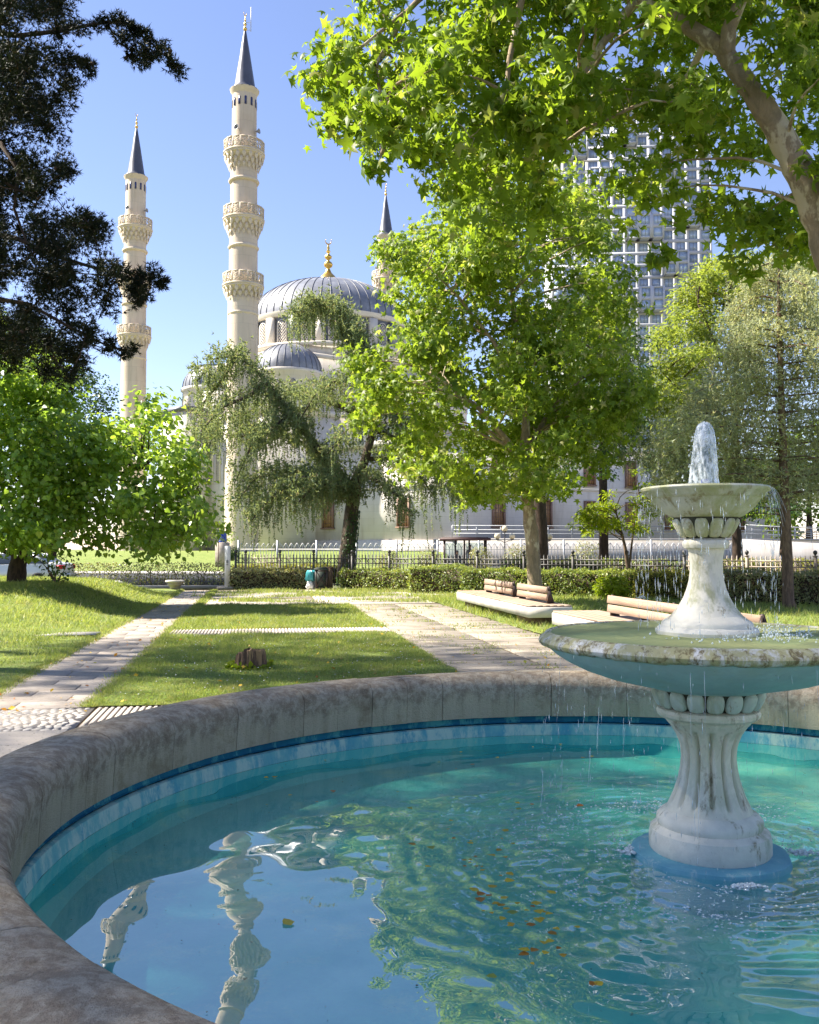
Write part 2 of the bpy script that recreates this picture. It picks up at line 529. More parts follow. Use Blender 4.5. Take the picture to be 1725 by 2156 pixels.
def stone(name, c, bw, bh, var=0.1, mort=0.72, sc=0.35):
    """ashlar: faint courses and joints, weather streaks"""
    m = NT(name)
    w = m.world()
    x = m.xyz(w)
    cb_ = m.n('CombineXYZ')
    m.set(cb_.inputs[0], m.math('ADD', m.math('MULTIPLY', x[0], 0.83), m.math('MULTIPLY', x[1], 0.56)))
    m.set(cb_.inputs[1], x[2])
    br = m.n('TexBrick')
    m.t.links.new(cb_.outputs[0], br.inputs['Vector'])
    br.inputs['Scale'].default_value = 1.0
    br.inputs['Brick Width'].default_value = bw
    br.inputs['Row Height'].default_value = bh
    br.inputs['Mortar Size'].default_value = 0.018
    br.inputs['Mortar Smooth'].default_value = 0.3
    m.set(br.inputs['Color1'], c)
    m.set(br.inputs['Color2'], tuple(v * (1 - var) for v in c))
    m.set(br.inputs['Mortar'], tuple(v * mort for v in c))
    st = m.n('Mapping')
    st.inputs['Scale'].default_value = (1.2, 1.2, 0.12)
    m.t.links.new(w, st.inputs['Vector'])
    col = m.mix(m.ramp(m.noise(1.0, 6, 0.7, st.outputs[0]), 0.48, 0.75), br.outputs['Color'], m.mix(1.0, br.outputs['Color'], (0.80, 0.76, 0.70), 'MULTIPLY'))
    col = m.mix(m.ramp(m.noise(sc, 5, 0.6, w), 0.35, 0.7), col, m.mix(1.0, col, (0.92, 0.90, 0.87), 'MULTIPLY'))
    return m.fin(col, 0.8, 0, 0.25)
M['minaret'] = stone('minaret_stone', (0.63, 0.535, 0.425), 1.1, 1.6, 0.05, 0.80)
M['minaret_trim'] = plain('minaret_trim', (0.66, 0.555, 0.42), 0.75, var=0.12, scale=0.8, bump=0.05)
M['mosque_wall'] = stone('mosque_wall', (0.68, 0.635, 0.585), 1.3, 0.65, 0.07, 0.86)
M['mosque_trim'] = plain('mosque_trim', (0.68, 0.62, 0.54), 0.75, var=0.1, scale=0.6, bump=0)
M['lead'] = plain('lead_sheet', (0.240, 0.250, 0.285), 0.45, 0.2, var=0.3, scale=0.9, bump=0.1, bd=0.02, stain=(0.37, 0.38, 0.40))
M['lead_dark'] = plain('lead_dark', (0.14, 0.145, 0.165), 0.45, 0.25, var=0.3, scale=0.9, bump=0.1)
M['cone'] = plain('cone_lead', (0.115, 0.120, 0.150), 0.42, 0.3, var=0.25, scale=0.8, bump=0.05)
M['gold'] = plain('gold_leaf', (0.80, 0.50, 0.12), 0.28, 0.9, var=0.15, bump=0)
M['win_dark'] = plain('window_dark', (0.055, 0.065, 0.085), 0.25, var=0.3, bump=0)
M['win_blue'] = plain('window_blue', (0.030, 0.045, 0.155), 0.3, bump=0)
M['win_amber'] = plain('window_amber', (0.52, 0.30, 0.14), 0.35, var=0.4, scale=1.5, bump=0)
M['brown_frame'] = plain('brown_frame', (0.27, 0.16, 0.11), 0.6, bump=0)
M['tower_wall'] = plain('tower_wall', (0.50, 0.51, 0.55), 0.8, var=0.06, scale=0.1, bump=0)
M['terrace'] = stone('terrace_wall', (0.38, 0.365, 0.37), 1.2, 0.5, 0.06, 0.88)
M['tower_glass'] = plain('tower_glass', (0.42, 0.53, 0.72), 0.15, 0.0, var=0.4, scale=0.08, bump=0, spec=1.0)
M['tower_frame'] = plain('tower_frame', (0.30, 0.32, 0.36), 0.5, bump=0)
M['iron'] = plain('fence_iron', (0.080, 0.075, 0.072), 0.5, 0.3, bump=0.05)
M['iron_pale'] = plain('fence_iron_pale', (0.33, 0.27, 0.22), 0.55, 0.2, bump=0.05)
M['white_metal'] = plain('white_metal', (0.66, 0.64, 0.62), 0.5, 0.1, bump=0)
M['grey_metal'] = plain('grey_metal', (0.36, 0.37, 0.40), 0.45, 0.4, bump=0)
M['white_paint'] = plain('white_paint', (0.76, 0.74, 0.71), 0.5, scale=3, var=0.08, bump=0.03)
M['bench_concrete'] = plain('bench_concrete', (0.60, 0.56, 0.51), 0.85, var=0.25, scale=2.5, bump=0.2, stain=(0.36, 0.31, 0.26), st=(0.56, 0.72))
M['bench_base'] = plain('bench_base', (0.17, 0.11, 0.07), 0.9, bump=0.2)
M['pedestal_stone'] = plain('pedestal_stone', (0.42, 0.36, 0.30), 0.85, var=0.3, bump=0.2)
def wood(name, a, b):
    m = NT(name)
    v = m.coord((14, 1.0, 14))
    r = m.n('ObjectInfo').outputs['Random']
    c = m.mix(m.ramp(m.noise(2.0, 6, 0.7, v), 0.3, 0.7), a, b)
    c = m.mix(m.math('MULTIPLY', r, 0.45), c, (0.33, 0.27, 0.22))
    m.bump(m.noise(6, 5, 0.7, v), 0.3, 0.004)
    return m.fin(c, 0.75, 0, 0.3)
M['wood'] = wood('bench_wood', (0.43, 0.30, 0.21), (0.27, 0.18, 0.13))
M['bin'] = plain('bin_green', (0.030, 0.045, 0.038), 0.6, scale=5, bump=0.05)
M['cyan'] = plain('cyan_bag', (0.07, 0.42, 0.47), 0.35, bump=0.3)
M['barrel'] = plain('barrel_blue', (0.025, 0.060, 0.36), 0.4, bump=0)
M['dark_metal'] = plain('dark_metal', (0.055, 0.038, 0.034), 0.5, 0.2, bump=0)
M['roof_brown'] = plain('roof_brown', (0.085, 0.040, 0.036), 0.6, bump=0)
M['globe'] = plain('lamp_globe', (0.80, 0.66, 0.42), 0.25, var=0.1, bump=0)
M['car_paint'] = plain('car_paint', (0.60, 0.60, 0.62), 0.22, 0.25, var=0.03, bump=0, spec=0.7)
M['car_glass'] = plain('car_glass', (0.05, 0.06, 0.07), 0.08, bump=0, spec=0.9)
M['tyre'] = plain('tyre', (0.025, 0.025, 0.025), 0.85, bump=0.1)
M['rim'] = plain('wheel_rim', (0.50, 0.50, 0.52), 0.3, 0.8, bump=0)
M['tail_red'] = plain('tail_red', (0.50, 0.02, 0.02), 0.2, bump=0)
M['cloth_dark'] = plain('cloth_dark', (0.10, 0.10, 0.115), 0.9, scale=20, bump=0)
M['cloth_grey'] = plain('cloth_grey', (0.18, 0.18, 0.19), 0.9, scale=20, bump=0)
M['skin'] = plain('skin', (0.42, 0.26, 0.18), 0.6, bump=0)
M['paper'] = plain('paper_white', (0.80, 0.79, 0.76), 0.6, bump=0.2)
M['ink'] = plain('sign_ink', (0.10, 0.10, 0.11), 0.6, bump=0)
M['float_leaf'] = leafmat('float_leaf', (0.38, 0.11, 0.02), (0.62, 0.42, 0.04), (0.24, 0.27, 0.05), 0.2)
M['debris'] = leafmat('debris', (0.05, 0.06, 0.03), (0.16, 0.12, 0.05), (0.35, 0.30, 0.12), 0.1)
# ------------------------------------------------------------------ ground
rng = np.random.default_rng(7)
def st_of(x, y):
    q = np.stack([np.asarray(x, float) - OR[0], np.asarray(y, float) - OR[1]], -1)
    return q @ E1, q @ E2
def gh(x, y):
    s, t = st_of(x, y)
    h = 0.60 * smooth01((-1.3 - s) / 2.6) * smooth01((t - 4) / 13) * (1 - smooth01((t - 21.5) / 6))
    return h + 0.03 * (np.sin(x * 0.9 + 1) * np.sin(y * 0.7)) * smooth01((-1.6 - s) / 3)
def sheet(name, poly, z, mat, kind='structure', thick=0.0):
    b = MB()
    b.prism([tuple(p) for p in poly], z - max(thick, 0.002), z)
    return put(name, b, mat, kind=kind)
def stpoly(s0, s1, t0, t1):
    return [ST(s0, t0), ST(s1, t0), ST(s1, t1), ST(s0, t1)]
g = MB()
g.add([(-900, -200, -0.06), (900, -200, -0.06), (900, 1500, -0.06), (-900, 1500, -0.06)], [(0, 1, 2, 3)])
put('ground', g, M['far_ground'], kind='structure')
sheet('paving_bed', stpoly(-9, 16, -16, 27.0), 0.0, M['earth'])

def lawn(name, s0, s1, t0, t1, ns, nt, rag=0.05, z=0.03, mound=False, cut=None):
    ss = np.linspace(s0, s1, ns)
    tt = np.linspace(t0, t1, nt)
    S, T = np.meshgrid(ss, tt, indexing='ij')
    S = S.copy()
    T = T.copy()
    S[0] += rag * (np.sin(tt * 3.1) + np.sin(tt * 7.7 + 1)) * 0.5
    S[-1] += rag * (np.sin(tt * 2.7 + 2) + np.sin(tt * 8.9)) * 0.5
    X = OR[0] + S * E1[0] + T * E2[0]
    Y = OR[1] + S * E1[1] + T * E2[1]
    Z = z + 0.012 * np.sin(X * 2.1) * np.sin(Y * 1.7)
    if mound:
        Z = Z + gh(X, Y)
    i, j = np.meshgrid(np.arange(ns - 1), np.arange(nt - 1), indexing='ij')
    F = np.stack([i * nt + j, (i + 1) * nt + j, (i + 1) * nt + j + 1, i * nt + j + 1], -1).reshape(-1, 4)
    b = MB().add(np.stack([X, Y, Z], -1), F)
    if cut is not None:
        c = np.stack([X, Y], -1).reshape(-1, 2)[F].mean(1)
        b.f = [F[np.hypot(c[:, 0] - cut[0], c[:, 1] - cut[1]) > cut[2]]]
    return put(name, b, M['lawn'], kind='structure', smooth=True)
lawn('lawn', 0.02, 4.1, 0.0, 7.54, 24, 60, cut=(1.21, 4.25, 3.25))
lawn('lawn', 0.05, 4.1, 8.54, 16.5, 24, 60)
lawn('lawn', -60, -1.27, -1.0, 27.5, 120, 60, mound=True)
lawn('lawn', 7.95, 40, -14, 24.5, 60, 40, z=0.035)
lawn('lawn', 6.72, 7.95, 6.5, 18.5, 6, 40, z=0.03)

def blades(n, samp, hmin, hmax, wd, seed, z=0.02, mound=False):
    r = np.random.default_rng(seed)
    s, t = samp(r, n)
    p = OR + s[:, None] * E1 + t[:, None] * E2
    d = p[:, 1]
    keep = (np.hypot(p[:, 0] - 1.21, p[:, 1] - 4.25) > 3.22)
    p, d = p[keep], d[keep]
    n = len(p)
    zz = np.full(n, z) + (gh(p[:, 0], p[:, 1]) if mound else 0)
    patch = 0.5 + 0.5 * np.sin(p[:, 0] * 3.3 + np.sin(p[:, 1] * 2.3) * 2) * np.sin(p[:, 1] * 2.9) + 0.35 * np.sin(p[:, 0] * 9.1 + 2 * np.sin(p[:, 1] * 6)) * np.sin(p[:, 1] * 8.3 + p[:, 0] * 3)
    h = (hmin + (hmax - hmin) * r.random(n) ** 2) * (0.6 + 0.6 * patch) * np.clip(d / 12, 0.8, 1.6)
    a = r.random(n) * 2 * math.pi
    w = wd * np.clip(d / 11, 0.8, 2.6) * (0.7 + 0.6 * r.random(n))
    b0 = np.c_[p, zz]
    sx = np.c_[np.cos(a) * w, np.sin(a) * w, np.zeros(n)]
    lean = r.normal(0, 0.55, (n, 2)) * h[:, None]
    tip = b0 + np.c_[lean, h]
    V = np.stack([b0 - sx, b0 + sx, tip], 1).reshape(-1, 3)
    return MB().add(V, np.arange(3 * n).reshape(-1, 3))
def uni(s0, s1, t0, t1, edge=0.06):
    def f(r, n):
        return s0 + (s1 - s0) * r.random(n) + r.normal(0, edge, n) * 0.5, t0 + (t1 - t0) * r.random(n) ** 1.25
    return f
def grass(label, *a, **k):
    tag(put('grass', blades(*a, **k), M['grass'], kind='stuff'), label, 'grass')
grass('short grass of the lawn with the tree stump', 120000, uni(0, 4.1, 0, 7.55), 0.025, 0.075, 0.0042, 1)
grass('short grass of the lawn beyond the pale ribbed strip', 70000, uni(0.05, 4.1, 8.56, 16.4), 0.03, 0.075, 0.0048, 2)
grass('grass of the raised lawn left of the path', 120000, uni(-9.5, -1.25, 0, 24), 0.03, 0.085, 0.0050, 3, mound=True)
grass('sunlit grass behind the benches up to the hedge', 60000, uni(6.7, 20, 3, 21), 0.04, 0.13, 0.0055, 4)
def tufts(r, n):
    k = 130
    cs, ct = 4.2 + 2.5 * r.random(k), 1.0 + 15 * r.random(k)
    ct = np.round(ct / 0.36) * 0.36 + 0.0
    i = r.integers(0, k, n)
    return cs[i] + r.normal(0, 0.16, n), ct[i] + r.normal(0, 0.015, n)
grass('grass growing in the joints of the plank paving', 2600, tufts, 0.02, 0.06, 0.004, 5)
def tufts2(r, n):
    k = 60
    cs, ct = 0.2 + 11 * r.random(k) ** 0.8, 17.0 + 8.5 * r.random(k)
    i = r.integers(0, k, n)
    return cs[i] + r.normal(0, 0.5, n), ct[i] + r.normal(0, 0.2, n)
grass('grass patches on the worn far paving', 16000, tufts2, 0.04, 0.10, 0.005, 6)
def edge_t(r, n):
    return 0.0 + r.normal(0, 0.05, n) - 0.10 * np.abs(np.sin(r.integers(0, 60, n) * 1.7)) * (r.random(n) < .4), 26 * r.random(n) ** 1.6
grass('ragged grass along the right edge of the path', 14000, edge_t, 0.02, 0.07, 0.0045, 8)
def edge_l(r, n):
    return -1.24 + r.normal(0, 0.06, n), 26 * r.random(n) ** 1.6
grass('ragged grass along the left edge of the path', 14000, edge_l, 0.02, 0.07, 0.0045, 9)
# small white clover flowers in the lawns
r = np.random.default_rng(11)
fb = MB()
n = 900
s = np.where(r.random(n) < 0.55, 4.0 * r.random(n) + 0.1, -1.5 - 7 * r.random(n))
t = 0.3 + 15 * r.random(n)
pp = OR + s[:, None] * E1 + t[:, None] * E2
ok = (np.hypot(pp[:, 0] - 1.21, pp[:, 1] - 4.25) > 3.3) & ~((t > 7.5) & (t < 8.4))
for (x, y), ss in zip(pp[ok], s[ok]):
    z = 0.075 + (gh(x, y) if ss < 0 else 0)
    k = 0.007 + 0.005 * r.random()
    fb.add([(x - k, y, z), (x, y - k, z), (x + k, y, z), (x, y + k, z), (x, y, z + k)], [(0, 1, 4), (1, 2, 4), (2, 3, 4), (3, 0, 4), (0, 3, 2, 1)])
tag(put('clover_flowers', fb, M['white_flower'], kind='stuff'), 'tiny white clover flowers scattered over the lawns', 'flowers')

wb = MB()
n = 2600
s_ = np.where(r.random(n) < .6, 4.1 * r.random(n), -1.3 - 6 * r.random(n))
t_ = 8.0 * r.random(n) ** 1.2
kc = r.integers(0, 260, n)
s_ = np.where(r.random(n) < .7, s_[kc] + r.normal(0, .07, n), s_)
t_ = np.where(np.abs(s_ - s_[kc]) < .25, t_[kc] + r.normal(0, .07, n), t_)
p_ = OR + s_[:, None] * E1 + t_[:, None] * E2
z_ = np.where(s_ < 0, gh(p_[:, 0], p_[:, 1]), 0) + .035 + .035 * r.random(n)
ok = (np.hypot(p_[:, 0] - 1.21, p_[:, 1] - 4.25) > 3.3) & ((s_ > .02) | (s_ < -1.3)) & (s_ < 4.1) & (t_ < 7.55)
a_ = r.random(n) * 6.283
w_ = .010 + .014 * r.random(n)
L_ = .025 + .035 * r.random(n)
d_ = np.c_[np.cos(a_), np.sin(a_), .25 * np.ones(n)]
x_ = np.c_[-np.sin(a_), np.cos(a_), np.zeros(n)]
b_ = np.c_[p_, z_]
V = np.stack([b_, b_ + d_ * L_[:, None] * .5 + x_ * w_[:, None], b_ + d_ * L_[:, None] - np.array((0, 0, .012)), b_ + d_ * L_[:, None] * .5 - x_ * w_[:, None]], 1)[ok].reshape(-1, 3)
wb.add(V, np.arange(len(V)).reshape(-1, 4))
tag(put('lawn_weeds', wb, M['mulberry_leaf'], kind='stuff'), 'low broad leaved weeds mixed into the near lawns', 'weeds')

# ------------------------------------------------------------------ path, paving, cobbles
def piece_mesh(w, d, h=0.05, b=0.008):
    return MB().cbox((0, 0, 0), (w, d, h), b).mesh('slab')
path = put('path', MB().prism([tuple(p) for p in stpoly(-1.25, 0.0, 0, 26.4)], 0.001, 0.006), M['earth'], kind='structure')
WL[path.name] = np.zeros(3)
r = random.Random(3)
slabs = {}
t = 0.02
row = 0
while t < 26:
    dd = 0.40
    cut = (-0.80, -0.42)[row % 2] + r.choice((0, 0.06))
    for s0, s1 in ((-1.25, cut), (cut, 0.0)):
        w = round(s1 - s0 - 0.008, 3)
        if w not in slabs:
            slabs[w] = piece_mesh(w, dd - 0.008)
        c = ST((s0 + s1) / 2, t + dd / 2)
        put('slab', slabs[w], M['path'], path, (c[0], c[1], -0.004 + r.uniform(-0.003, 0.003)), (r.uniform(-.004, .004), r.uniform(-.003, .003), A0))
    t += dd
    row += 1
plaza = put('plank_plaza', MB().prism([tuple(p) for p in stpoly(4.1, 6.75, -6, 16.6)], 0.001, 0.0065), M['earth'], kind='structure')
pl = {w: piece_mesh(w, 0.315, 0.05, 0.012) for w in (1.28, 1.30, 1.33)}
t = -0.4
while t < 16.5:
    cut = 5.40 + r.uniform(-0.1, 0.1)
    for s0 in (4.11 + r.uniform(-0.02, 0.05), 4.11 + 1.335):
        w = r.choice((1.28, 1.30, 1.33)) if s0 > 5 else 1.30
        c = ST(s0 + 0.65, t + 0.17)
        if math.hypot(c[0] - 1.21, c[1] - 4.25) < 3.35 + 0.7:
            continue
        put('plank', pl[w], M['plank_stone'], plaza, (c[0], c[1], -0.004 + r.uniform(-0.005, 0.004)), (r.uniform(-.005, .005), r.uniform(-.003, .003), A0 + r.uniform(-.002, .002)))
    t += 0.36
far_pl = put('worn_paving', MB().prism([tuple(p) for p in stpoly(0.02, 13, 16.7, 26.4)], 0.001, 0.0055), M['earth'], kind='structure')
wp = piece_mesh(3.2, 0.40, 0.05, 0.012)
t = 16.8
while t < 26.2:
    for k in range(4):
        if r.random() < 0.10:
            continue
        c = ST(0.1 + 1.62 + k * 3.23, t + 0.21)
        put('plank', wp, M['worn_stone'], far_pl, (c[0], c[1], -0.006 + r.uniform(-0.006, 0.004)), (0, 0, A0))
    t += 0.43
def ribs(name, s0, s1, t0, t1, pitch, along_t, up=0.0):
    base = put(name, MB().prism([tuple(p) for p in stpoly(s0, s1, t0, t1)], 0.002, 0.010 + up), M['path'], kind='structure')
    L = (t1 - t0) if along_t else (s1 - s0)
    w = pitch * 0.56
    me = MB().cbox((0, 0, 0), (w, L - 0.02, 0.03) if along_t else (L - 0.02, w, 0.03), 0.004).mesh('rib')
    a0, a1 = (s0, s1) if along_t else (t0, t1)
    k = a0 + pitch / 2
    while k < a1:
        c = ST(k, (t0 + t1) / 2) if along_t else ST((s0 + s1) / 2, k)
        if math.hypot(c[0] - 1.21, c[1] - 4.25) > 2.9:
            put('rib', me, M['ribbed'], base, (c[0], c[1], 0.009 + up), (0, 0, A0))
        k += pitch
ribs('ribbed_paving', 0.03, 3.0, -1.08, -0.03, 0.060, True)
ribs('ribbed_strip', 0.0, 4.08, 7.56, 8.52, 0.062, True, 0.034)
ribs('ribbed_mat', -2.2, -0.02, -3.6, -1.2, 0.044, False)
sheet('paved_strip', stpoly(-2.5, -1.27, 7.6, 8.25), 0.062, M['sidewalk'])
cob = put('cobbled_band', MB().prism([tuple(p) for p in stpoly(-1.75, 0.0, -1.14, -0.02)], 0.001, 0.012), M['path'], kind='structure')
def stone_mesh(seed):
    q = random.Random(seed)
    n = 8
    b = MB()
    pts = [(math.cos(i * 2 * math.pi / n) * q.uniform(0.8, 1.05), math.sin(i * 2 * math.pi / n) * q.uniform(0.8, 1.05)) for i in range(n)]
    L = [(1.0, -1.0), (1.0, 0.1), (0.82, 0.55), (0.45, 0.8)]
    V = [(x * a, y * a, z) for a, z in L for x, y in pts]
    F = [(k * n + i, k * n + (i + 1) % n, (k + 1) * n + (i + 1) % n, (k + 1) * n + i) for k in range(3) for i in range(n)] + [tuple(range(3 * n, 4 * n))]
    return b.add(V, F).mesh('cobble', True)
cs = [stone_mesh(i) for i in range(6)]
t = -1.09
k = 0
while t < -0.05:
    s = -1.70 + (0.04 if k % 2 else 0)
    while s < -0.04:
        a = r.uniform(0.030, 0.046)
        c = ST(s + r.uniform(-.012, .012), t + r.uniform(-.012, .012))
        put('cobble', r.choice(cs), M['cobble'], cob, (c[0], c[1], 0.006), (0, 0, r.uniform(0, 6.3)), (a * r.uniform(1, 1.35), a, 0.013 + r.uniform(0, 0.007)))
        s += a + 0.043
    t += 0.080
    k += 1
sheet('sidewalk', [(-40, 37.4), (-5.2, 37.4), (-5.2, 38.3), (-40, 38.3)], 0.09, M['sidewalk'], thick=0.1)
sheet('side_street', [(-60, 39.9), (-8.2, 39.9), (-10, 60), (-60, 60)], -0.02, M['asphalt'])
sheet('street', [(-60, 52), (70, 44), (70, 54), (-60, 62)], -0.03, M['asphalt'])
sheet('pavement', [(-60, 62.2), (70, 54.2), (70, 58), (-60, 66)], 0.06, M['sidewalk'], thick=0.13)
lw = MB()
lw.add([(-60, 66, 0.02), (2, 62, 0.02), (3, 72, 1.1), (-60, 76, 1.1), (3, 84, 1.4), (-60, 130, 1.4)], [(0, 1, 2, 3), (3, 2, 4, 5)])
put('mosque_lawn', lw, M['lawn'], kind='structure')

# ------------------------------------------------------------------ pool basin
PC = np.array((1.21, 4.25))
pool = thing('fountain_basin', 'round concrete pool basin with mottled coping and turquoise inside', 'basin', (PC[0], PC[1], 0))
prof = [(2.875, .336), (2.792, .338), (2.788, .42), (2.782, .50), (2.776, .555), (2.790, .600), (2.822, .630), (2.870, .646), (2.935, .652),
        (3.02, .650), (3.09, .640), (3.145, .612), (3.175, .565), (3.182, .50), (3.185, .2), (3.185, -.02)]
NB = 62
da = 2 * math.pi / NB
cb = MB()
cb.lathe(prof, 3, a0=0.0006, a1=da - 0.0006)
nn = 4
cb.f.append(np.array([[i * nn for i in range(len(prof))]]))
cb.f.append(np.array([[i * nn + 3 for i in range(len(prof))][::-1]]))
cme = cb.mesh('coping_block', 40)
for k in range(NB):
    put('coping_block', cme, M['coping'], pool, (PC[0] + r.uniform(-.002, .002), PC[1] + r.uniform(-.002, .002), r.uniform(-.002, .002)), (0, 0, k * da))
put('core_wall', MB().lathe([(2.90, .32), (3.10, .32), (3.10, 0), (2.90, 0)], 96), M['gap_dark'], pool, (PC[0], PC[1], 0))
def rough_r(R, Z, th):
    return R + 0.003 * np.sin(th * 61) * np.sin(Z * 300), Z
put('upper_band', MB().lathe([(2.905, .335), (2.852, .334), (2.850, .290), (2.835, .284)], 160, mod=rough_r), M['pool_blue'], pool, (PC[0], PC[1], 0), smooth=40)
put('lower_band', MB().lathe([(2.842, .277), (2.826, .279), (2.806, .272), (2.794, .196)], 160, mod=rough_r), M['pool_pale'], pool, (PC[0], PC[1], 0), smooth=40)
put('submerged_wall', MB().lathe([(2.794, .194), (2.780, .12), (2.76, .07), (2.70, .045)], 160), M['pool_floor'], pool, (PC[0], PC[1], 0), smooth=True)
put('floor', MB().lathe([(2.72, .050), (2.55, .046), (1.5, .045), (0.6, .045), (0.02, .045)], 96), M['pool_floor'], pool, (PC[0], PC[1], 0), smooth=True)

# pool water: a disc of real ripples, rings spreading from the fountain
FC = np.array((1.375, 4.30))
NR, NA = 250, 420
th = np.arange(NA) * 2 * math.pi / NA
# ray from the fountain foot to the pool wall in each direction
off = FC - PC
bq = off[0] * np.cos(th) + off[1] * np.sin(th)
rmax = -bq + np.sqrt(bq * bq - (off @ off) + 2.792 ** 2)
q = (np.arange(NR) / (NR - 1)) ** 1.15
RR = 0.15 + q[:, None] * (rmax[None, :] - 0.15)
X = FC[0] + RR * np.cos(th)
Y = FC[1] + RR * np.sin(th)
rw = np.random.default_rng(77)
def waves(n, l0, l1, slope):
    """n random plane waves between two wavelengths, steepness shared out"""
    z = 0
    for _ in range(n):
        lam = math.exp(rw.uniform(math.log(l0), math.log(l1)))
        a = rw.uniform(0, 2 * math.pi)
        kk = 2 * math.pi / lam
        z = z + slope / math.sqrt(n) / kk * np.sin(kk * (X * math.cos(a) + Y * math.sin(a)) + rw.uniform(0, 6.28))
    return z
ph = 2.2 * np.sin(2.1 * X + 1.7 * Y + 1) + 1.5 * np.sin(5.3 * X - 3.9 * Y) + 1.1 * np.sin(-7.1 * X - 6.3 * Y + 2)
near = np.exp(-((RR - 0.75) / 0.60) ** 2 * (RR > 0.75))
mid = np.exp(-((RR - 0.9) / 1.1) ** 2 * (RR > 0.9))
sect = 0.35 + 0.65 * (0.5 + 0.5 * np.sin(2 * th - 0.6)[None, :] * np.sin(3 * th + 1)[None, :])
Z = waves(26, 0.05, 0.16, 0.12) * near + waves(22, 0.12, 0.40, 0.042) * mid
Z += (0.0011 * near * np.sin(RR * 60 + ph * 1.4) + 0.0009 * mid * sect * np.sin(RR * 33 + ph))
Z += waves(14, 0.30, 0.75, 0.020) + waves(6, 0.8, 1.6, 0.010)
V = np.stack([X, Y, 0.2 + Z], -1).reshape(-1, 3)
i, j = np.meshgrid(np.arange(NR - 1), np.arange(NA), indexing='ij')
j2 = (j + 1) % NA
F = np.stack([i * NA + j, (i + 1) * NA + j, (i + 1) * NA + j2, i * NA + j2], -1).reshape(-1, 4)
put('water', MB().add(V, F), M['water'], kind='structure', smooth=True)

# ------------------------------------------------------------------ fountain
fo = thing('tiered_fountain', 'weathered white stone fountain with two bowls standing in the pool', 'fountain', (FC[0], FC[1], 0))
def fpart(name, prof, mat, n=72, mod=None, sm=35, parent=None, label=None):
    return put(name, MB().lathe(prof, n, mod=mod), mat, parent or fo, (FC[0], FC[1], 0), smooth=sm, label=label)
def wob(a, b, f1=7, f2=40):
    def f(R, Z, th):
        return R + a * np.sin(f1 * th + Z * 30) + b * np.sin(f2 * th + 90 * Z), Z
    return f
fpart('plinth', [(0.0, .226), (.325, .226), (.345, .219), (.350, .20), (.350, .04)], M['plinth_blue'], mod=wob(.004, .0015), label='blue painted round plinth at water level')
fpart('base', [(.262, .222), (.270, .236), (.270, .285), (.263, .318), (.245, .332), (.232, .340), (.236, .352), (.234, .372), (.218, .392), (.200, .404), (.186, .410), (.10, .42)], M['marble'], 96)
def flute(R, Z, th):
    k = smooth01((Z - .425) / .03) * (1 - smooth01((Z - .765) / .02))
    g = np.abs(np.sin(th * 7.0))
    return R * (1 - 0.17 * k * (1 - np.clip(g / 0.55, 0, 1) ** 2)), Z
pz = np.r_[np.linspace(.405, .44, 5), np.linspace(.45, .77, 22), np.linspace(.775, .83, 8)]
pk = [(.405, .192), (.44, .176), (.48, .158), (.54, .138), (.60, .126), (.65, .122), (.70, .127), (.75, .146), (.79, .172), (.81, .190), (.83, .200)]
pr_ = np.interp(pz, [a for a, _ in pk], [b for _, b in pk])
fpart('fluted_pedestal', np.c_[pr_, pz], M['marble_fluted'], 168, mod=flute, sm=50)
fpart('collar', [(.196, .828), (.214, .826), (.228, .838), (.231, .852), (.225, .866), (.205, .874), (.19, .876)], M['marble_fluted'])
def gadroon_mesh(wx, wy, hz):
    b = MB()
    k, m = 14, 9
    V = []
    for i in range(m):
        ph = -math.pi / 2 + math.pi * i / (m - 1)
        for j in range(k):
            a = 2 * math.pi * j / k
            c = math.cos(ph)
            f = lambda x, e: math.copysign(abs(x) ** e, x)
            V.append((wy * f(math.cos(a), .8) * abs(c) ** .55, wx * f(math.sin(a), .7) * abs(c) ** .45, hz * f(math.sin(ph), .85)))
    F = [(i * k + j, i * k + (j + 1) % k, (i + 1) * k + (j + 1) % k, (i + 1) * k + j) for i in range(m - 1) for j in range(k)]
    return b.add(V, F).mesh('gadroon', True)
cupl = fpart('lower_cup', [(.19, .874), (.200, .88), (.212, .90), (.226, .93), (.236, .955), (.24, .965)], M['gap_dark'])
gm = gadroon_mesh(.0385, .026, .046)
for k in range(17):
    a = 2 * math.pi * (k + .3) / 17
    put('gadroon', gm, M['cap_paint'], cupl, (FC[0] + .221 * math.cos(a), FC[1] + .221 * math.sin(a), .918), (0, math.radians(24), a))
fpart('lower_bowl', [(.10, .955), (.245, .957), (.26, .968), (.36, .985), (.47, 1.010), (.57, 1.044), (.65, 1.082), (.705, 1.118), (.735, 1.148), (.70, 1.165), (.5, 1.155), (.2, 1.15)], M['bowl_paint'], 120, mod=wob(.003, .0006), label='lower bowl underside painted faded turquoise')
def crust(R, Z, th):
    k = np.sin(3 * th + 1.3) + .7 * np.sin(11 * th + .4) + .5 * np.sin(29 * th) + .35 * np.sin(67 * th + 2) + .25 * np.sin(131 * th)
    lo = np.clip((1.172 - Z) / .03, 0, 1)
    return R + .0012 * np.sin(47 * th + Z * 60) + .0012 * np.sin(23 * th) + .001 * np.sin(113 * th + Z * 200) - .002 * lo * np.sin(90 * th), Z - (.0022 * k + .003 * np.sin(41 * th + 1) * np.sin(17 * th) + .003 * np.sin(97 * th) * np.sin(29 * th + 2)) * lo
fpart('lower_rim', [(.700, 1.150), (.738, 1.146), (.757, 1.152), (.767, 1.163), (.771, 1.174), (.766, 1.185), (.752, 1.194), (.740, 1.208), (.724, 1.214), (.714, 1.208), (.705, 1.18)], M['rim_crust'], 240, mod=crust, sm=40, label='crusted cream rim of the lower bowl with mossy stains')
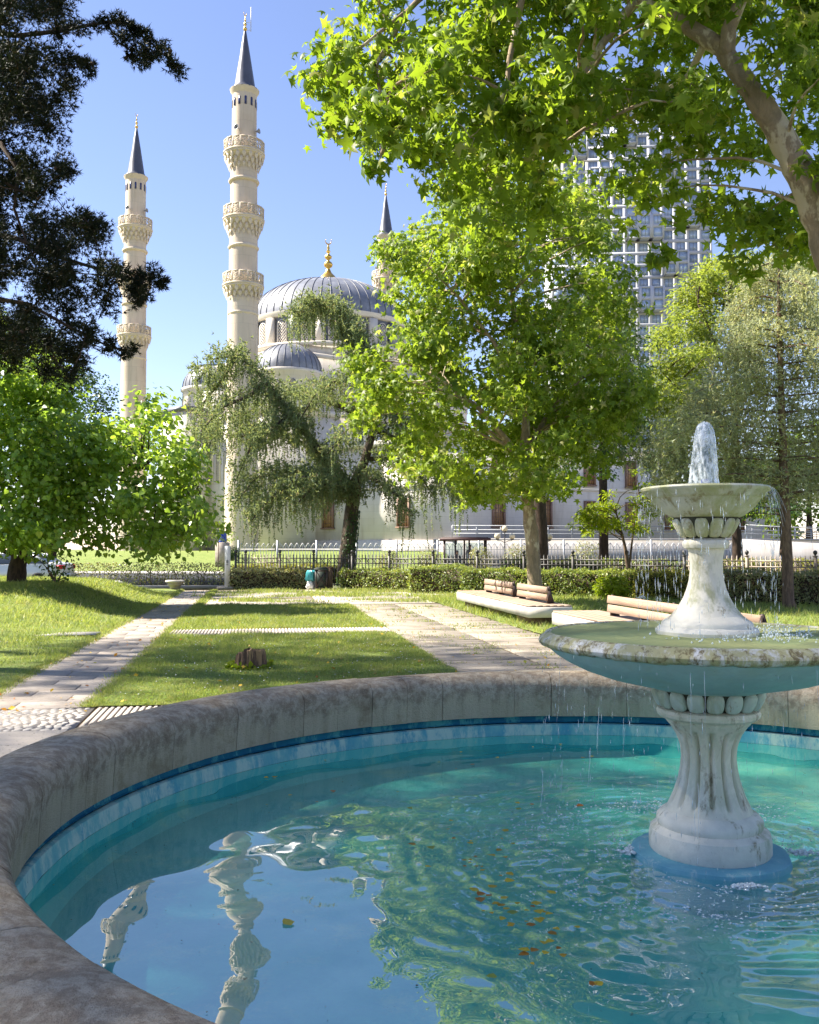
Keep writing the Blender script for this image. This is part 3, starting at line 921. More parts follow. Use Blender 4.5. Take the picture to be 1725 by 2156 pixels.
def bw(R, Z, th):
    return R, Z + .0022 * np.sin(R * 75 + 2 * np.sin(3 * th)) * np.exp(-((R - .25) / .3) ** 2) + .0012 * np.sin(R * 40 * np.cos(th)) * np.sin(R * 33 * np.sin(th))
fpart('bowl_water', np.c_[np.linspace(.15, .716, 40), np.full(40, 1.207)], M['bowl_water'], 120, mod=bw, sm=True)
fpart('upper_base', [(.16, 1.15), (.226, 1.20), (.230, 1.222), (.222, 1.236), (.206, 1.244), (.204, 1.256), (.196, 1.266), (.180, 1.276), (.158, 1.294)], M['marble'], 96)
fpart('upper_pedestal', [(.160, 1.292), (.138, 1.318), (.118, 1.348), (.101, 1.380), (.088, 1.415), (.079, 1.450), (.074, 1.490), (.0735, 1.53), (.076, 1.565), (.081, 1.592), (.086, 1.602)], M['marble'], 72)
fpart('upper_collar', [(.084, 1.598), (.098, 1.602), (.104, 1.614), (.105, 1.626), (.100, 1.638), (.088, 1.645), (.08, 1.65)], M['marble'], 60)
cupu = fpart('upper_cup', [(.082, 1.645), (.094, 1.655), (.110, 1.675), (.126, 1.70), (.140, 1.73), (.148, 1.748)], M['gap_dark'], 48)
gm2 = gadroon_mesh(.031, .019, .050)
for k in range(12):
    a = 2 * math.pi * (k + .15) / 12
    put('gadroon', gm2, M['marble_green'], cupu, (FC[0] + .117 * math.cos(a), FC[1] + .117 * math.sin(a), 1.696), (0, math.radians(30), a))
fpart('upper_bowl', [(.06, 1.742), (.150, 1.744), (.168, 1.752), (.195, 1.772), (.219, 1.796), (.236, 1.820), (.244, 1.832), (.256, 1.836), (.264, 1.846), (.274, 1.858), (.286, 1.866), (.290, 1.876), (.284, 1.884), (.268, 1.886), (.255, 1.872), (.1, 1.862), (.01, 1.862)], M['marble_green'], 96, mod=wob(.002, .0012, 5, 33))
fpart('upper_water', np.c_[np.linspace(.01, .270, 12), np.full(12, 1.8815)], M['bowl_water'], 72, sm=True)
noz = put('nozzle', MB().lathe([(.0, 2.072), (.0165, 2.072), (.0165, 2.045), (.0185, 2.043), (.0185, 2.02), (.0165, 2.018), (.0165, 1.945), (.019, 1.943), (.019, 1.93), (.0165, 1.928), (.0165, 1.86)], 20), M['pipe'], fo, (FC[0], FC[1], 0), smooth=30)
put('valve', MB().lathe([(.0, 1.925), (.017, 1.923), (.020, 1.91), (.020, 1.895), (.016, 1.885), (.016, 1.866)], 16).box((0, -.024, 1.905), (.020, .012, .016)), M['pipe_blue'], noz, (FC[0], FC[1], 0), smooth=30)
# the jet and the falling water
def jetmod(R, Z, th):
    lo = np.clip((2.19 - Z) / .3, 0, 1)
    return R * (1 + (.05 + .18 * lo) * np.sin(3 * th + 1 + Z * 6) + .07 * np.sin(11 * th + 30 * Z) + .04 * np.sin(23 * th - 60 * Z)), Z
jz = np.r_[1.884, 1.90, 1.93, 1.97, 2.01, 2.05, 2.09, 2.12, 2.15, 2.17, 2.183, 2.190, 2.193]
jr = np.r_[.066, .062, .059, .056, .053, .050, .047, .045, .040, .032, .022, .011, .001]
jet = put('water_jet', MB().lathe(np.c_[jr, jz], 64, mod=jetmod), M['jet'], None, (FC[0], FC[1], 0), smooth=True)
tag(jet, 'white plume of water rising over the nozzle of the top bowl', 'water jet')
core = MB()
rr_ = np.random.default_rng(5)
OCT = np.array([(1, 0, 0), (0, 1, 0), (-1, 0, 0), (0, -1, 0), (0, 0, 1), (0, 0, -1)], float)
OCF = np.array([(0, 1, 4), (1, 2, 4), (2, 3, 4), (3, 0, 4), (1, 0, 5), (2, 1, 5), (3, 2, 5), (0, 3, 5)])
def dots(pos, sx, sz):
    n = len(pos)
    V = pos[:, None] + OCT[None] * np.stack([sx, sx, sz], -1)[:, None]
    F = (OCF[None] + 6 * np.arange(n)[:, None, None]).reshape(-1, 3)
    return MB().add(V, F)
n = 420
a = rr_.random(n) * 2 * math.pi
rad = rr_.normal(0, .035, n)
pos = np.c_[FC[0] + rad * np.cos(a), FC[1] + rad * np.sin(a), 2.08 + .11 * rr_.random(n) - 2 * rad * rad * 10]
put('spray', dots(pos, rr_.uniform(.002, .006, n), rr_.uniform(.003, .010, n)), M['drop'], jet, (0, 0, 0), kind='stuff')
n = 430
a = rr_.random(n) * 2 * math.pi
cl = rr_.integers(0, 30, n)
a = np.where(rr_.random(n) < .6, cl * 2.4 + rr_.normal(0, .05, n), a)
rad = .752 + rr_.normal(0, .014, n)
pos = np.c_[FC[0] + rad * np.cos(a), FC[1] + rad * np.sin(a), .22 + .92 * rr_.random(n)]
k = rr_.random(n)
d1 = dots(pos, .0009 + .0010 * k, .006 + .024 * rr_.random(n))
n = 520
a = rr_.random(n) * 2 * math.pi
a = np.where(rr_.random(n) < .7, np.round(a * 3) / 3 + rr_.normal(0, .04, n), a)
rad = .288 + np.abs(rr_.normal(0, .022, n))
pos = np.c_[FC[0] + rad * np.cos(a), FC[1] + rad * np.sin(a), 1.22 + .64 * rr_.random(n)]
d2 = dots(pos, .0011 + .0013 * rr_.random(n), .008 + .022 * rr_.random(n))
d1.add(np.concatenate(d2.v), np.concatenate(d2.f))
for k in range(34):
    a = np.round(rr_.uniform(0, 6.283) * 1.6) / 1.6 + rr_.normal(0, .03)
    z1 = rr_.uniform(.5, 1.15)
    q_ = np.linspace(0, 1, 8)
    z0 = z1 - rr_.uniform(.08, .30)
    rr3 = .757 + .012 * q_
    d1.tube(np.c_[FC[0] + rr3 * np.cos(a), FC[1] + rr3 * np.sin(a) + .004 * np.sin(q_ * 9 + k), z1 + (z0 - z1) * q_], np.linspace(.0011, .0005, 8), 4)
tag(put('falling_drops', d1, M['drop'], kind='stuff'), 'drops and thin threads of water falling from both bowls', 'water drops')
# veil of water spilling from the right of the top bowl
vb = MB()
for k in range(13):
    a = math.radians(-8 + rr_.uniform(-34, 44))
    L = rr_.uniform(.06, .20)
    q = np.linspace(0, 1, 7)
    rr2 = .29 + .055 * q * rr_.uniform(.6, 1.3)
    aa = a + .02 * np.sin(q * 5 + k)
    pts = np.c_[FC[0] + rr2 * np.cos(aa), FC[1] + rr2 * np.sin(aa), 1.878 - L * q ** 1.6]
    vb.tube(pts, np.linspace(.0014, .0006, 7), 4)
tag(put('spilling_veil', vb, M['drop'], kind='stuff', smooth=True), 'veil of water spilling off the right edge of the top bowl', 'water veil')
# bubbles and foam where the drops land
n = 5600
a = rr_.random(n) * 2 * math.pi
rad = .40 + np.abs(rr_.normal(0, .10, n)) + np.where(rr_.random(n) < .75, .33 + rr_.normal(0, .07, n), 0)
cl = .5 + .5 * np.sin(a * 5 + 1) * np.sin(a * 9 + 2)
keep = (rr_.random(n) < .25 + .75 * cl) & (rad < 1.15)
pos = np.c_[FC[0] + rad * np.cos(a), FC[1] + rad * np.sin(a), np.full(n, .2025)][keep]
sz = (.0016 + .0055 * rr_.random(n) ** 3)[keep]
fm = dots(pos, sz * 1.4, sz * .55)
up = rr_.random(len(pos)) < .12
p2 = pos[up] + np.c_[rr_.normal(0, .01, up.sum()), rr_.normal(0, .01, up.sum()), .01 + .05 * rr_.random(up.sum())]
d3 = dots(p2, sz[up] * .6, sz[up] * .9)
fm.add(np.concatenate(d3.v), np.concatenate(d3.f))
tag(put('bubbles', fm, M['foam'], kind='stuff'), 'ring of white bubbles and splashes on the pool around the fountain foot', 'bubbles')
def foam_patch(x, y, rx, ry, z, seed, label):
    q = random.Random(seed)
    b = MB()
    pts = []
    for k in range(60):
        u, w_ = q.gauss(0, .45), q.gauss(0, .45)
        pts.append((x + rx * u, y + ry * w_, z + q.uniform(0, .012)))
    pts = np.array(pts)
    b = dots(pts, np.array([q.uniform(.006, .018) for _ in pts]), np.array([q.uniform(.004, .010) for _ in pts]))
    tag(put('foam', b, M['foam'], kind='stuff'), label, 'foam')
foam_patch(FC[0] - .365, FC[1] + .02, .035, .05, .205, 1, 'white foam clinging to the left side of the blue plinth')
foam_patch(FC[0] + .42, FC[1] + .0, .07, .04, .203, 2, 'white foam drifting right of the blue plinth')
foam_patch(FC[0] + .02, FC[1] - .43, .08, .03, .203, 3, 'white foam in front of the blue plinth')
n = 420
a = rr_.normal(-.25, .9, n)
rad = .25 + .16 * np.abs(rr_.normal(0, 1, n))
pos = np.c_[FC[0] + rad * np.cos(a), FC[1] + rad * np.sin(a), 1.212 + .03 * rr_.random(n) ** 3]
ok = rad < .68
tag(put('bowl_bubbles', dots(pos[ok], rr_.uniform(.002, .006, n)[ok], rr_.uniform(.002, .008, n)[ok]), M['foam'], kind='stuff'), 'white splashes on the water of the lower bowl', 'bubbles')
# fallen leaves on the water
lf = MB().add([(0, 0, 0), (.5, .25, .06), (.35, .65, .05), (0, 1, 0), (-.35, .65, .05), (-.5, .25, .06), (0, .5, -.03)],
              [(0, 1, 6), (1, 2, 6), (2, 3, 6), (3, 4, 6), (4, 5, 6), (5, 0, 6)]).mesh('floating_leaf')
q = random.Random(21)
def wp_(u, v, z=.2):
    dd = (EYE - z) * FPX / (v - 1155.0)
    p = P(u, v, dd)
    return p[0], p[1]
k = 0
spots = [(940, 1740), (960, 1758), (905, 1775), (1010, 1880), (1035, 1893), (1060, 1905), (1080, 1915), (1105, 1930), (1120, 1940), (1130, 1985), (1150, 1990), (1170, 1984), (1185, 1995), (1145, 1970), (1240, 2058), (1255, 2060), (1090, 1700), (1120, 1690), (1228, 1690), (980, 1805), (1005, 1815), (1060, 1760), (1085, 1770), (1030, 1860), (1165, 1955), (1090, 1890), (1250, 1590), (1180, 1565), (1120, 1570), (1000, 1560), (700, 1660), (560, 1690)]
for _ in range(46):
    b_ = q.random()
    spots.append((930 + 240 * b_ + q.gauss(0, 45), 1730 + 260 * b_ + q.gauss(0, 38)))
for _ in range(16):
    spots.append((q.uniform(560, 1300), q.uniform(1575, 1700)))
for (u, v) in spots:
    x, y = wp_(u, v)
    a = q.uniform(.014, .046)
    o = put('floating_leaf', lf, M['float_leaf'], None, (x, y, .206), (q.uniform(-.1, .1), q.uniform(-.1, .1), q.uniform(0, 6.3)), (a, a, a))
    far_ = v < 1600
    left_ = u < 800
    tag(o, 'fallen leaf floating near the far wall of the pool' if far_ else ('fallen leaf floating alone on the left half of the pool' if left_ else ('small orange leaf in the drift left of the fountain foot' if v < 1830 else 'small orange leaf in the drift in front of the fountain')), 'leaf', 'leaves by the far pool wall' if far_ else ('leaves on the left half of the pool' if left_ else ('leaf drift left of the fountain foot' if v < 1830 else 'leaf drift in front of the fountain')))
n = 700
a_ = rr_.random(n) * 6.283
R_ = 2.72 * np.sqrt(rr_.random(n))
p_ = np.c_[PC[0] + R_ * np.cos(a_), PC[1] + R_ * np.sin(a_), np.full(n, .2035)]
ok = np.hypot(p_[:, 0] - FC[0], p_[:, 1] - FC[1]) > .5
tag(put('floating_debris', dots(p_[ok], (.0015 + .005 * rr_.random(n) ** 3)[ok], np.full(n, .0012)[ok]), M['debris'], kind='stuff'), 'specks of plant debris scattered over the pool water', 'debris')
lo = put('drifting_leaf', lf, M['dark_leaf'], None, (*wp_(613, 1938), .206), (0, 0, .5), (.045, .075, .05))
tag(lo, 'single dark green leaf floating on the reflected sky', 'leaf')
# ------------------------------------------------------------------ mosque
UP = np.array((0, 0, 1.0))
def balcony_panel():
    """pierced stone panel, 1 wide, 1.05 high, in the xz plane"""
    b = MB()
    w, h, t = 0.70, 1.05, .10
    for x in (-w / 2 + .03, w / 2 - .03):
        b.box((x, 0, h / 2), (.06, t, h))
    b.box((0, 0, .04), (w - .12, t, .08))
    b.box((0, 0, h - .05), (w - .12, t * 1.3, .10))
    ax, an = np.array((1, 0, 0)), np.array((0, 1, 0))
    x0, x1, z0, z1 = -w / 2 + .06, w / 2 - .06, .08, h - .10
    zm = (z0 + z1) / 2
    def bar(p, q, wd=.05):
        p, q = np.array(p), np.array(q)
        d = norm(q - p)
        nn = np.array((-d[1], d[0])) * wd / 2
        b.slab([tuple(p - nn), tuple(q - nn), tuple(q + nn), tuple(p + nn)], (0, 0, 0), ax, UP, an, -.03, .03)
    bar((x0, z0), (x1, zm)); bar((x1, z0), (x0, zm)); bar((x0, zm), (x1, z1)); bar((x1, zm), (x0, z1))
    bar((0, z0), (0, z1), .04); bar((x0, zm), (x1, zm), .04)
    bar((0, z0), (x1, (z0 + zm) / 2), .04); bar((0, z1), (x0, (z1 + zm) / 2), .04); bar((0, z1), (x1, (z1 + zm) / 2), .04); bar((0, z0), (x0, (z0 + zm) / 2), .04)
    return b.mesh('parapet_panel')
PANEL = balcony_panel()
NSD = 16
def ring(r, z0, z1, n=NSD, r2=None):
    return MB().lathe([(r, z0), (r2 or r, z1)], n)
def corbels():
    """three rows of hanging pointed corbels under a balcony; top at z = 0"""
    b = MB()
    b.lathe([(1.15, -1.62), (1.22, -1.4), (1.36, -.95), (1.52, -.45), (1.82, -.18), (1.90, -.16), (1.90, 0), (1.1, 0)], 32)
    for k, (rad, z, h, n, w) in enumerate(((1.36, -1.62, .56, 18, .27), (1.54, -1.20, .60, 18, .32), (1.74, -.78, .60, 18, .37))):
        for i in range(n):
            a = 2 * math.pi * (i + .5 * (k % 2)) / n
            c, s = math.cos(a), math.sin(a)
            t = np.array((-s, c, 0)); o = np.array((c, s, 0))
            base = o * rad + UP * z
            q = [base, base + UP * h * .55 + t * w * .5 - o * .02, base + UP * h + t * w * .5, base + UP * h - t * w * .5, base + UP * h * .55 - t * w * .5 - o * .02,
                 base + UP * h * .55 + o * .10, base + UP * h + o * .16]
            b.add(q, [(0, 1, 5), (0, 5, 4), (1, 2, 6, 5), (5, 6, 3, 4), (2, 3, 6)])
    return b.mesh('corbels')
CORB = corbels()
def speaker_mesh():
    b = MB()
    b.lathe([(.03, 0), (.06, .12), (.12, .26), (.24, .42), (.25, .43), (.20, .42), (.05, .15)], 14)
    return b.mesh('loudspeaker', True)
SPK = speaker_mesh()
def arch_win(w, h, name, n=8):
    return [(-w / 2, 0), (w / 2, 0)] + [(w / 2 * math.cos(math.pi * k / n), h - w / 2 + w / 2 * math.sin(math.pi * k / n)) for k in range(n + 1)]
MW = MB().slab(arch_win(.20, .80, 'w', 6), (0, 0, 0), (0, 1, 0), UP, (1, 0, 0), -.03, .02).mesh('window')
CRES = MB()
for k in range(14):
    pass
aa = np.linspace(math.radians(-215), math.radians(35), 15)
CRES.tube(np.c_[.30 * np.cos(aa), np.zeros(15), .30 + .30 * np.sin(aa)], .055 * np.sin(np.linspace(.12, math.pi - .12, 15)) + .008, 6)
CRESM = CRES.mesh('crescent', True)
def minaret(loc, label, mast=False):
    t = thing('minaret', label, 'minaret', loc, 'slender minarets of the mosque')
    L = np.array(loc, float)
    at = lambda x, y, z: (L[0] + x, L[1] + y, L[2] + z)
    put('base_shaft', MB().lathe([(1.55, 0), (1.55, 9), (1.42, 9.6), (1.40, 25.2)], 12), M['minaret'], t, loc, (0, 0, .2))
    for z0, z1, ra, rb in ((26.9, 31.5, 1.33, 1.31), (33.2, 37.8, 1.26, 1.24), (39.4, 44.6, 1.16, 1.14)):
        put('shaft', MB().lathe([(ra, z0 - 1.5), (rb, z1)], 12), M['minaret'], t, loc, (0, 0, .2))
    for zb in (26.0, 32.3, 38.6):
        c = put('balcony', MB().lathe([(1.2, 0), (1.90, 0), (1.98, .05), (1.98, .16), (1.90, .18), (1.2, .18)], NSD), M['minaret_trim'], t, at(0, 0, zb))
        put('corbels', CORB, M['minaret_trim'], t, at(0, 0, zb + .02))
        put('ring_moulding', MB().lathe([(1.2, -.2), (1.38, -.16), (1.46, 0), (1.38, .14), (1.2, .2)], 24), M['minaret_trim'], t, at(0, 0, zb - 2.5), smooth=True)
        for k in range(NSD):
            a = 2 * math.pi * (k + .5) / NSD
            put('parapet_panel', PANEL, M['minaret_trim'], c, at(1.84 * math.cos(a), 1.84 * math.sin(a), zb + .17), (0, 0, a + math.pi / 2), (1.04, 1, 1))
    for k in range(12):
        a = 2 * math.pi * (k + .5) / 12
        put('window', MW, M['win_blue'], t, at(1.145 * math.cos(a), 1.145 * math.sin(a), 43.1), (0, 0, a))
    put('eave', MB().lathe([(1.1, 44.3), (1.20, 44.5), (1.36, 44.75), (1.38, 44.85), (1.0, 44.95)], 32), M['minaret_trim'], t, loc, smooth=30)
    cone = put('spire', MB().lathe([(1.39, 44.8), (1.39, 44.86), (1.10, 45.0), (.98, 45.3), (.52, 48.2), (.12, 50.6), (.05, 50.7)], 12), M['cone'], t, loc)
    f = put('finial', MB().lathe([(.05, 50.6), (.16, 50.75), (.20, 50.9), (.08, 51.05), (.07, 51.15), (.17, 51.3), (.07, 51.45), (.05, 51.6), (.11, 51.72), (.04, 51.85), (.03, 52.2)], 12), M['gold'], t, loc, smooth=True)
    put('crescent', CRESM, M['gold'], f, at(0, 0, 52.15), (0, 0, .9), (.55, .55, .75))
    for a in (-1.9, -.35, 2.6):
        o = put('loudspeaker', SPK, M['grey_metal'], t, at(1.16 * math.cos(a), 1.16 * math.sin(a), 40.75), (0, math.pi / 2, a))
    if mast:
        m = MB().tube([at(.55, 0, 50.6), at(.55, 0, 53.0)], .035, 6)
        m.tube([at(.05, 0, 51.5), at(.58, 0, 51.5)], .02, 5).tube([at(.05, 0, 50.75), at(.58, 0, 50.75)], .02, 5)
        put('antenna_mast', m, M['white_metal'], t, (0, 0, 0))
    return t
minaret((-15.6, 86, 0), 'nearest and tallest looking minaret with antenna beside its spire', True)
minaret((-31.9, 106.4, 0), 'left minaret partly behind the dark conifer branches')
minaret((-3.3, 127, 0), 'most distant minaret right of the dome behind plane leaves')

MC = np.array((-9.45, 106.5))
mo = thing('mosque', 'large pale stone mosque with grey lead dome and gold finial', 'mosque', (MC[0], MC[1], 0))
def mpart(name, b, mat, parent=None, sm=False, label=None):
    return put(name, b, mat, parent or mo, (0, 0, 0), smooth=sm, label=label)
CL, CF, CR, CB = np.array((-25.3, 104.5)), np.array((-13.9, 91.0)), np.array((6.4, 106.3)), np.array((-5.0, 121.5))
def shrink(k):
    return [tuple(MC + (c - MC) * k) for c in (CF, CR, CB, CL)]
mpart('lower_wall', MB().prism(shrink(1.0), 0, 15.2), M['mosque_wall'])
mpart('cornice', MB().prism(shrink(1.025), 15.2, 15.75), M['mosque_trim'])
mpart('upper_wall', MB().prism(shrink(.86), 15.75, 21.5), M['mosque_wall'])
mpart('upper_cornice', MB().prism(shrink(.885), 21.5, 21.95), M['mosque_trim'])
oc = [tuple(MC + 10.3 * np.array((math.cos(a), math.sin(a)))) for a in np.arange(8) * math.pi / 4 + .52]
mpart('drum_base', MB().prism(oc, 21.95, 23.0), M['mosque_wall'])
oc = [tuple(MC + 10.5 * np.array((math.cos(a), math.sin(a)))) for a in np.arange(24) * math.pi / 12]
mpart('drum_cornice', MB().prism(oc, 23.0, 23.35), M['mosque_trim'])
DB = (MC[0], MC[1], 0)
drum = put('drum', MB().lathe([(9.15, 23.35), (9.15, 26.5)], 48), M['lead_dark'], mo, DB)
eave = put('dome_eave', MB().lathe([(9.0, 26.4), (9.45, 26.5), (9.6, 26.8), (9.6, 27.0), (9.1, 27.12)], 64), M['mosque_trim'], mo, DB, smooth=30)
NW = 20
def lattice_window(w, h):
    """arched frame, dark pane and a lattice of stone bars; faces +x, base at z=0"""
    fr = MB()
    n = 8
    outer, inner = arch_win(w, h, '', n), arch_win(w * .78, h - w * .11, '', n)
    o = [(.06, x, z) for x, z in outer] + [(.06, x, z + w * .05) for x, z in inner] + [(-.05, x, z) for x, z in outer]
    m = len(outer)
    F = [(i, (i + 1) % m, m + (i + 1) % m, m + i) for i in range(m)] + [(i, 2 * m + i, 2 * m + (i + 1) % m, (i + 1) % m) for i in range(m)]
    fr.add(o, F)
    la = MB()
    iw = w * .78
    def bar(p, q, wd):
        p, q = np.array(p, float), np.array(q, float)
        d = norm(q - p); nn = np.array((-d[1], d[0])) * wd / 2
        la.slab([tuple(p - nn), tuple(q - nn), tuple(q + nn), tuple(p + nn)], (0, 0, 0), (0, 1, 0), UP, (1, 0, 0), .015, .05)
    st = iw / 3
    for k in range(-8, 14):
        for sg in (1, -1):
            p = np.array((-iw / 2, k * st * 1.1))
            q = np.array((iw / 2, k * st * 1.1 + sg * iw * 1.1))
            ts = np.linspace(0, 1, 40)
            pts = p + ts[:, None] * (q - p)
            hmax = h - w * .11 - iw / 2
            ins = (pts[:, 1] > .03) & ((pts[:, 1] < hmax) | (pts[:, 0] ** 2 + (pts[:, 1] - hmax) ** 2 < (iw / 2) ** 2))
            if ins.sum() > 3:
                w_ = pts[ins]
                bar(w_[0], w_[-1], st * .24)
    pa = MB().slab(inner, (0, 0, w * .05), (0, 1, 0), UP, (1, 0, 0), -.02, 0.0)
    return fr.mesh('frame'), la.mesh('lattice'), pa.mesh('window')
DW = lattice_window(1.25, 2.55)
CW = lattice_window(.75, 1.5)
def place_window(W, parent, x, y, z, a):
    o = put('window', W[2], M['win_dark'], parent, (x, y, z), (0, 0, a))
    put('frame', W[0], M['mosque_trim'], o, (x, y, z)).rotation_euler = (0, 0, 0)
    put('lattice', W[1], M['mosque_trim'], o, (x, y, z))
    return o
for k in range(NW):
    a = 2 * math.pi * (k + .5) / NW
    c, s = math.cos(a), math.sin(a)
    place_window(DW, mo, MC[0] + 9.22 * c, MC[1] + 9.22 * s, 23.6, a)
    b2 = a + math.pi / NW
    put('buttress', MB().box((0, 0, 1.5), (.5, .95, 3.0)), M['lead'] if k % 2 else M['mosque_trim'], mo, (MC[0] + 9.35 * math.cos(b2), MC[1] + 9.35 * math.sin(b2), 23.38), (0, 0, b2))
def dome(c, R, H, z, nr, parent, wr=.05):
    q = np.linspace(0, math.pi / 2, 18)
    pr = np.c_[R * np.cos(q) ** .92, z + H * np.sin(q)]
    pr[-1, 0] = .01
    d = put('dome', MB().lathe(pr, 72), M['lead'], parent, (c[0], c[1], 0), smooth=True)
    rb = MB().tube(np.c_[pr[:-1, 0] + .02, np.zeros(17), pr[:-1, 1] + .015], wr, 5).mesh('rib')
    for k in range(nr):
        put('rib', rb, M['lead_dark'], d, (c[0], c[1], 0), (0, 0, 2 * math.pi * k / nr))
    return d
dm = dome(MC, 9.2, 5.35, 27.05, 52, mo, .038)
for zz, rr2 in ((29.7, .302), (31.2, .61), (32.5, .90)):
    pass
gf = put('finial', MB().lathe([(1.24, 32.40), (1.21, 32.60), (1.08, 32.90), (0.78, 33.25), (0.43, 33.60), (0.24, 34.00), (0.19, 34.15), (0.45, 34.35), (0.54, 34.60), (0.41, 34.85), (0.17, 35.00), (0.15, 35.15), (0.39, 35.35), (0.43, 35.55), (0.15, 35.80), (0.13, 35.95), (0.28, 36.10), (0.11, 36.35), (0.18, 36.55), (0.09, 36.80), (0.05, 37.05)], 24), M['gold'], mo, DB, smooth=True, label='gold finial of stacked balls on the main dome')
put('crescent', CRESM, M['gold'], gf, (MC[0], MC[1], 37.0), (0, 0, .35), (1.15, 1.15, 1.25))
# corner domes
for c, rz in (((-12.45, 94.6), 0), ((-22.3, 104.8), 0), ((3.2, 106.5), 0)):
    dr = put('corner_drum', MB().lathe([(3.45, 15.7), (3.45, 19.2), (3.65, 19.3), (3.65, 19.6), (3.3, 19.7)], 16), M['mosque_wall'], mo, (c[0], c[1], 0), (0, 0, .2))
    for k in range(12):
        a = 2 * math.pi * (k + .5) / 12
        place_window(CW, mo, c[0] + 3.44 * math.cos(a), c[1] + 3.44 * math.sin(a), 17.0, a)
    dome(c, 3.45, 2.9, 19.65, 28, mo, .028)
# giant arch on the upper wall behind the corner dome, and on the left face
def arch_band(p0, p1, z0, z1, cx, rad, zc, mat, off=.12):
    p0, p1 = np.array(p0), np.array(p1)
    ax = norm(p1 - p0); L = np.linalg.norm(p1 - p0)
    an = np.array((ax[1], -ax[0]))
    b = MB()
    aa = np.linspace(0, math.pi, 25)
    for k in range(24):
        q = []
        for r_ in (rad, rad + .55):
            for a in (aa[k], aa[k + 1]):
                q.append((cx * L + r_ * math.cos(a), zc + r_ * math.sin(a)))
        b.slab([q[0], q[1], q[3], q[2]], (p0[0], p0[1], 0), (ax[0], ax[1], 0), UP, (an[0], an[1], 0), -.05, off)
    mpart('arch_band', b, mat)
u4 = shrink(.86)
arch_band(u4[3], u4[0], 0, 0, .5, 5.3, 15.9, M['mosque_trim'])
arch_band(u4[0], u4[1], 0, 0, .5, 5.3, 15.9, M['mosque_trim'])
l4 = shrink(1.0)
arch_band(l4[3], l4[0], 0, 0, .42, 5.6, 7.5, M['mosque_trim'], .25)
TW = lattice_window(.9, 3.4)
def wall_windows(p0, p1, us, z, W, mat=None, parent=None):
    p0, p1 = np.array(p0), np.array(p1)
    ax = norm(p1 - p0); an = np.array((ax[1], -ax[0])); a = math.atan2(an[1], an[0])
    for u_ in us:
        p = p0 + (p1 - p0) * u_ + an * .06
        place_window(W, parent or mo, p[0], p[1], z, a)
wall_windows(l4[3], l4[0], (.16, .25, .34, .43, .52, .61, .70), 8.6, TW)
wall_windows(l4[3], l4[0], (.10, .2, .3, .4, .5, .6, .7), 5.4, CW)
# corner tower at the left of the mosque with a sloped lead roof
b = MB().prism([(-27.3, 101.2), (-23.6, 97.6), (-21.0, 101.0), (-24.7, 104.6)], 0, 16.3)
mpart('corner_block', b, M['mosque_wall'])
mpart('block_roof', MB().prism([(-27.6, 101.2), (-23.6, 97.2), (-20.7, 101.0), (-24.7, 105.0)], 16.3, 16.75), M['lead_dark'])
b = MB().prism([(-22.6, 100.2), (-19.9, 97.8), (-17.5, 100.8), (-20.2, 103.2)], 15, 18.9)
mpart('turret', b, M['mosque_wall'])
mpart('turret_roof', MB().prism([(-22.8, 100.2), (-19.9, 97.5), (-17.3, 100.8), (-20.2, 103.5)], 18.9, 19.2), M['lead_dark'])

# lower wing facing the street
P0 = np.array((4.6, 84.0)); P1 = np.array((-13.6, 97.2)); P2 = np.array((45.0, 109.5)); P3 = P1 + P2 - P0
wing = thing('mosque_wing', 'low white stone wing of the mosque with brown framed windows', 'building', (P0[0], P0[1], 0))
def wput(name, b, mat, parent=None, sm=False):
    return put(name, b, mat, parent or wing, (0, 0, 0), smooth=sm)
wput('wall', MB().prism([tuple(p) for p in (P0, P2, P3, P1)], 0, 11.5), M['mosque_wall'])
def off(p, k=.25):
    c = (P0 + P3) / 2
    return tuple(p + norm(p - c) * k)
wput('cornice', MB().prism([off(p, .5) for p in (P0, P2, P3, P1)], 11.5, 12.0), M['mosque_trim'])
wput('string_course', MB().prism([off(p, .12) for p in (P0, P2, P3, P1)], 7.3, 7.6), M['mosque_trim'])
wput('plinth_course', MB().prism([off(p, .2) for p in (P0, P2, P3, P1)], 0, 2.4), M['mosque_trim'])
def grid_window(w, h):
    fr = MB()
    for x in (-w / 2 - .08, w / 2 + .08):
        fr.box((.10, x, h / 2), (.24, .16, h + .3))
    fr.box((.10, 0, h + .08), (.235, w, .16)).box((.14, 0, -.1), (.30, w + .5, .14))
    gr = MB()
    for k in range(1, 4):
        gr.box((.07, -w / 2 + w * k / 4, h / 2), (.05, .05, h))
    for k in range(1, 6):
        gr.box((.075, 0, h * k / 6), (.05, w, .05))
    pa = MB().box((.01, 0, h / 2), (.06, w, h))
    return fr.mesh('frame'), gr.mesh('lattice'), pa.mesh('window')
GW = grid_window(1.15, 2.5)
def wing_window(p0, p1, u_, z, mat, parent):
    ax = norm(p1 - p0); an = np.array((ax[1], -ax[0])); a = math.atan2(an[1], an[0])
    p = p0 + (p1 - p0) * u_ + an * .04
    o = put('window', GW[2], mat, parent, (p[0], p[1], z), (0, 0, a))
    put('frame', GW[0], M['brown_frame'], o, (p[0], p[1], z))
    put('lattice', GW[1], M['brown_frame'], o, (p[0], p[1], z))
GA = GW[2].copy(); GA.materials.clear()
for u_ in (.09, .21, .33, .45, .57, .69, .81, .93):
    wing_window(P0, P2, u_, 3.7, M['win_amber'], wing)
    wing_window(P0, P2, u_, 8.0, M['win_amber'], wing)
for u_ in (.30, .72):
    wing_window(P1, P0, u_, 3.7, M['win_amber'], wing)

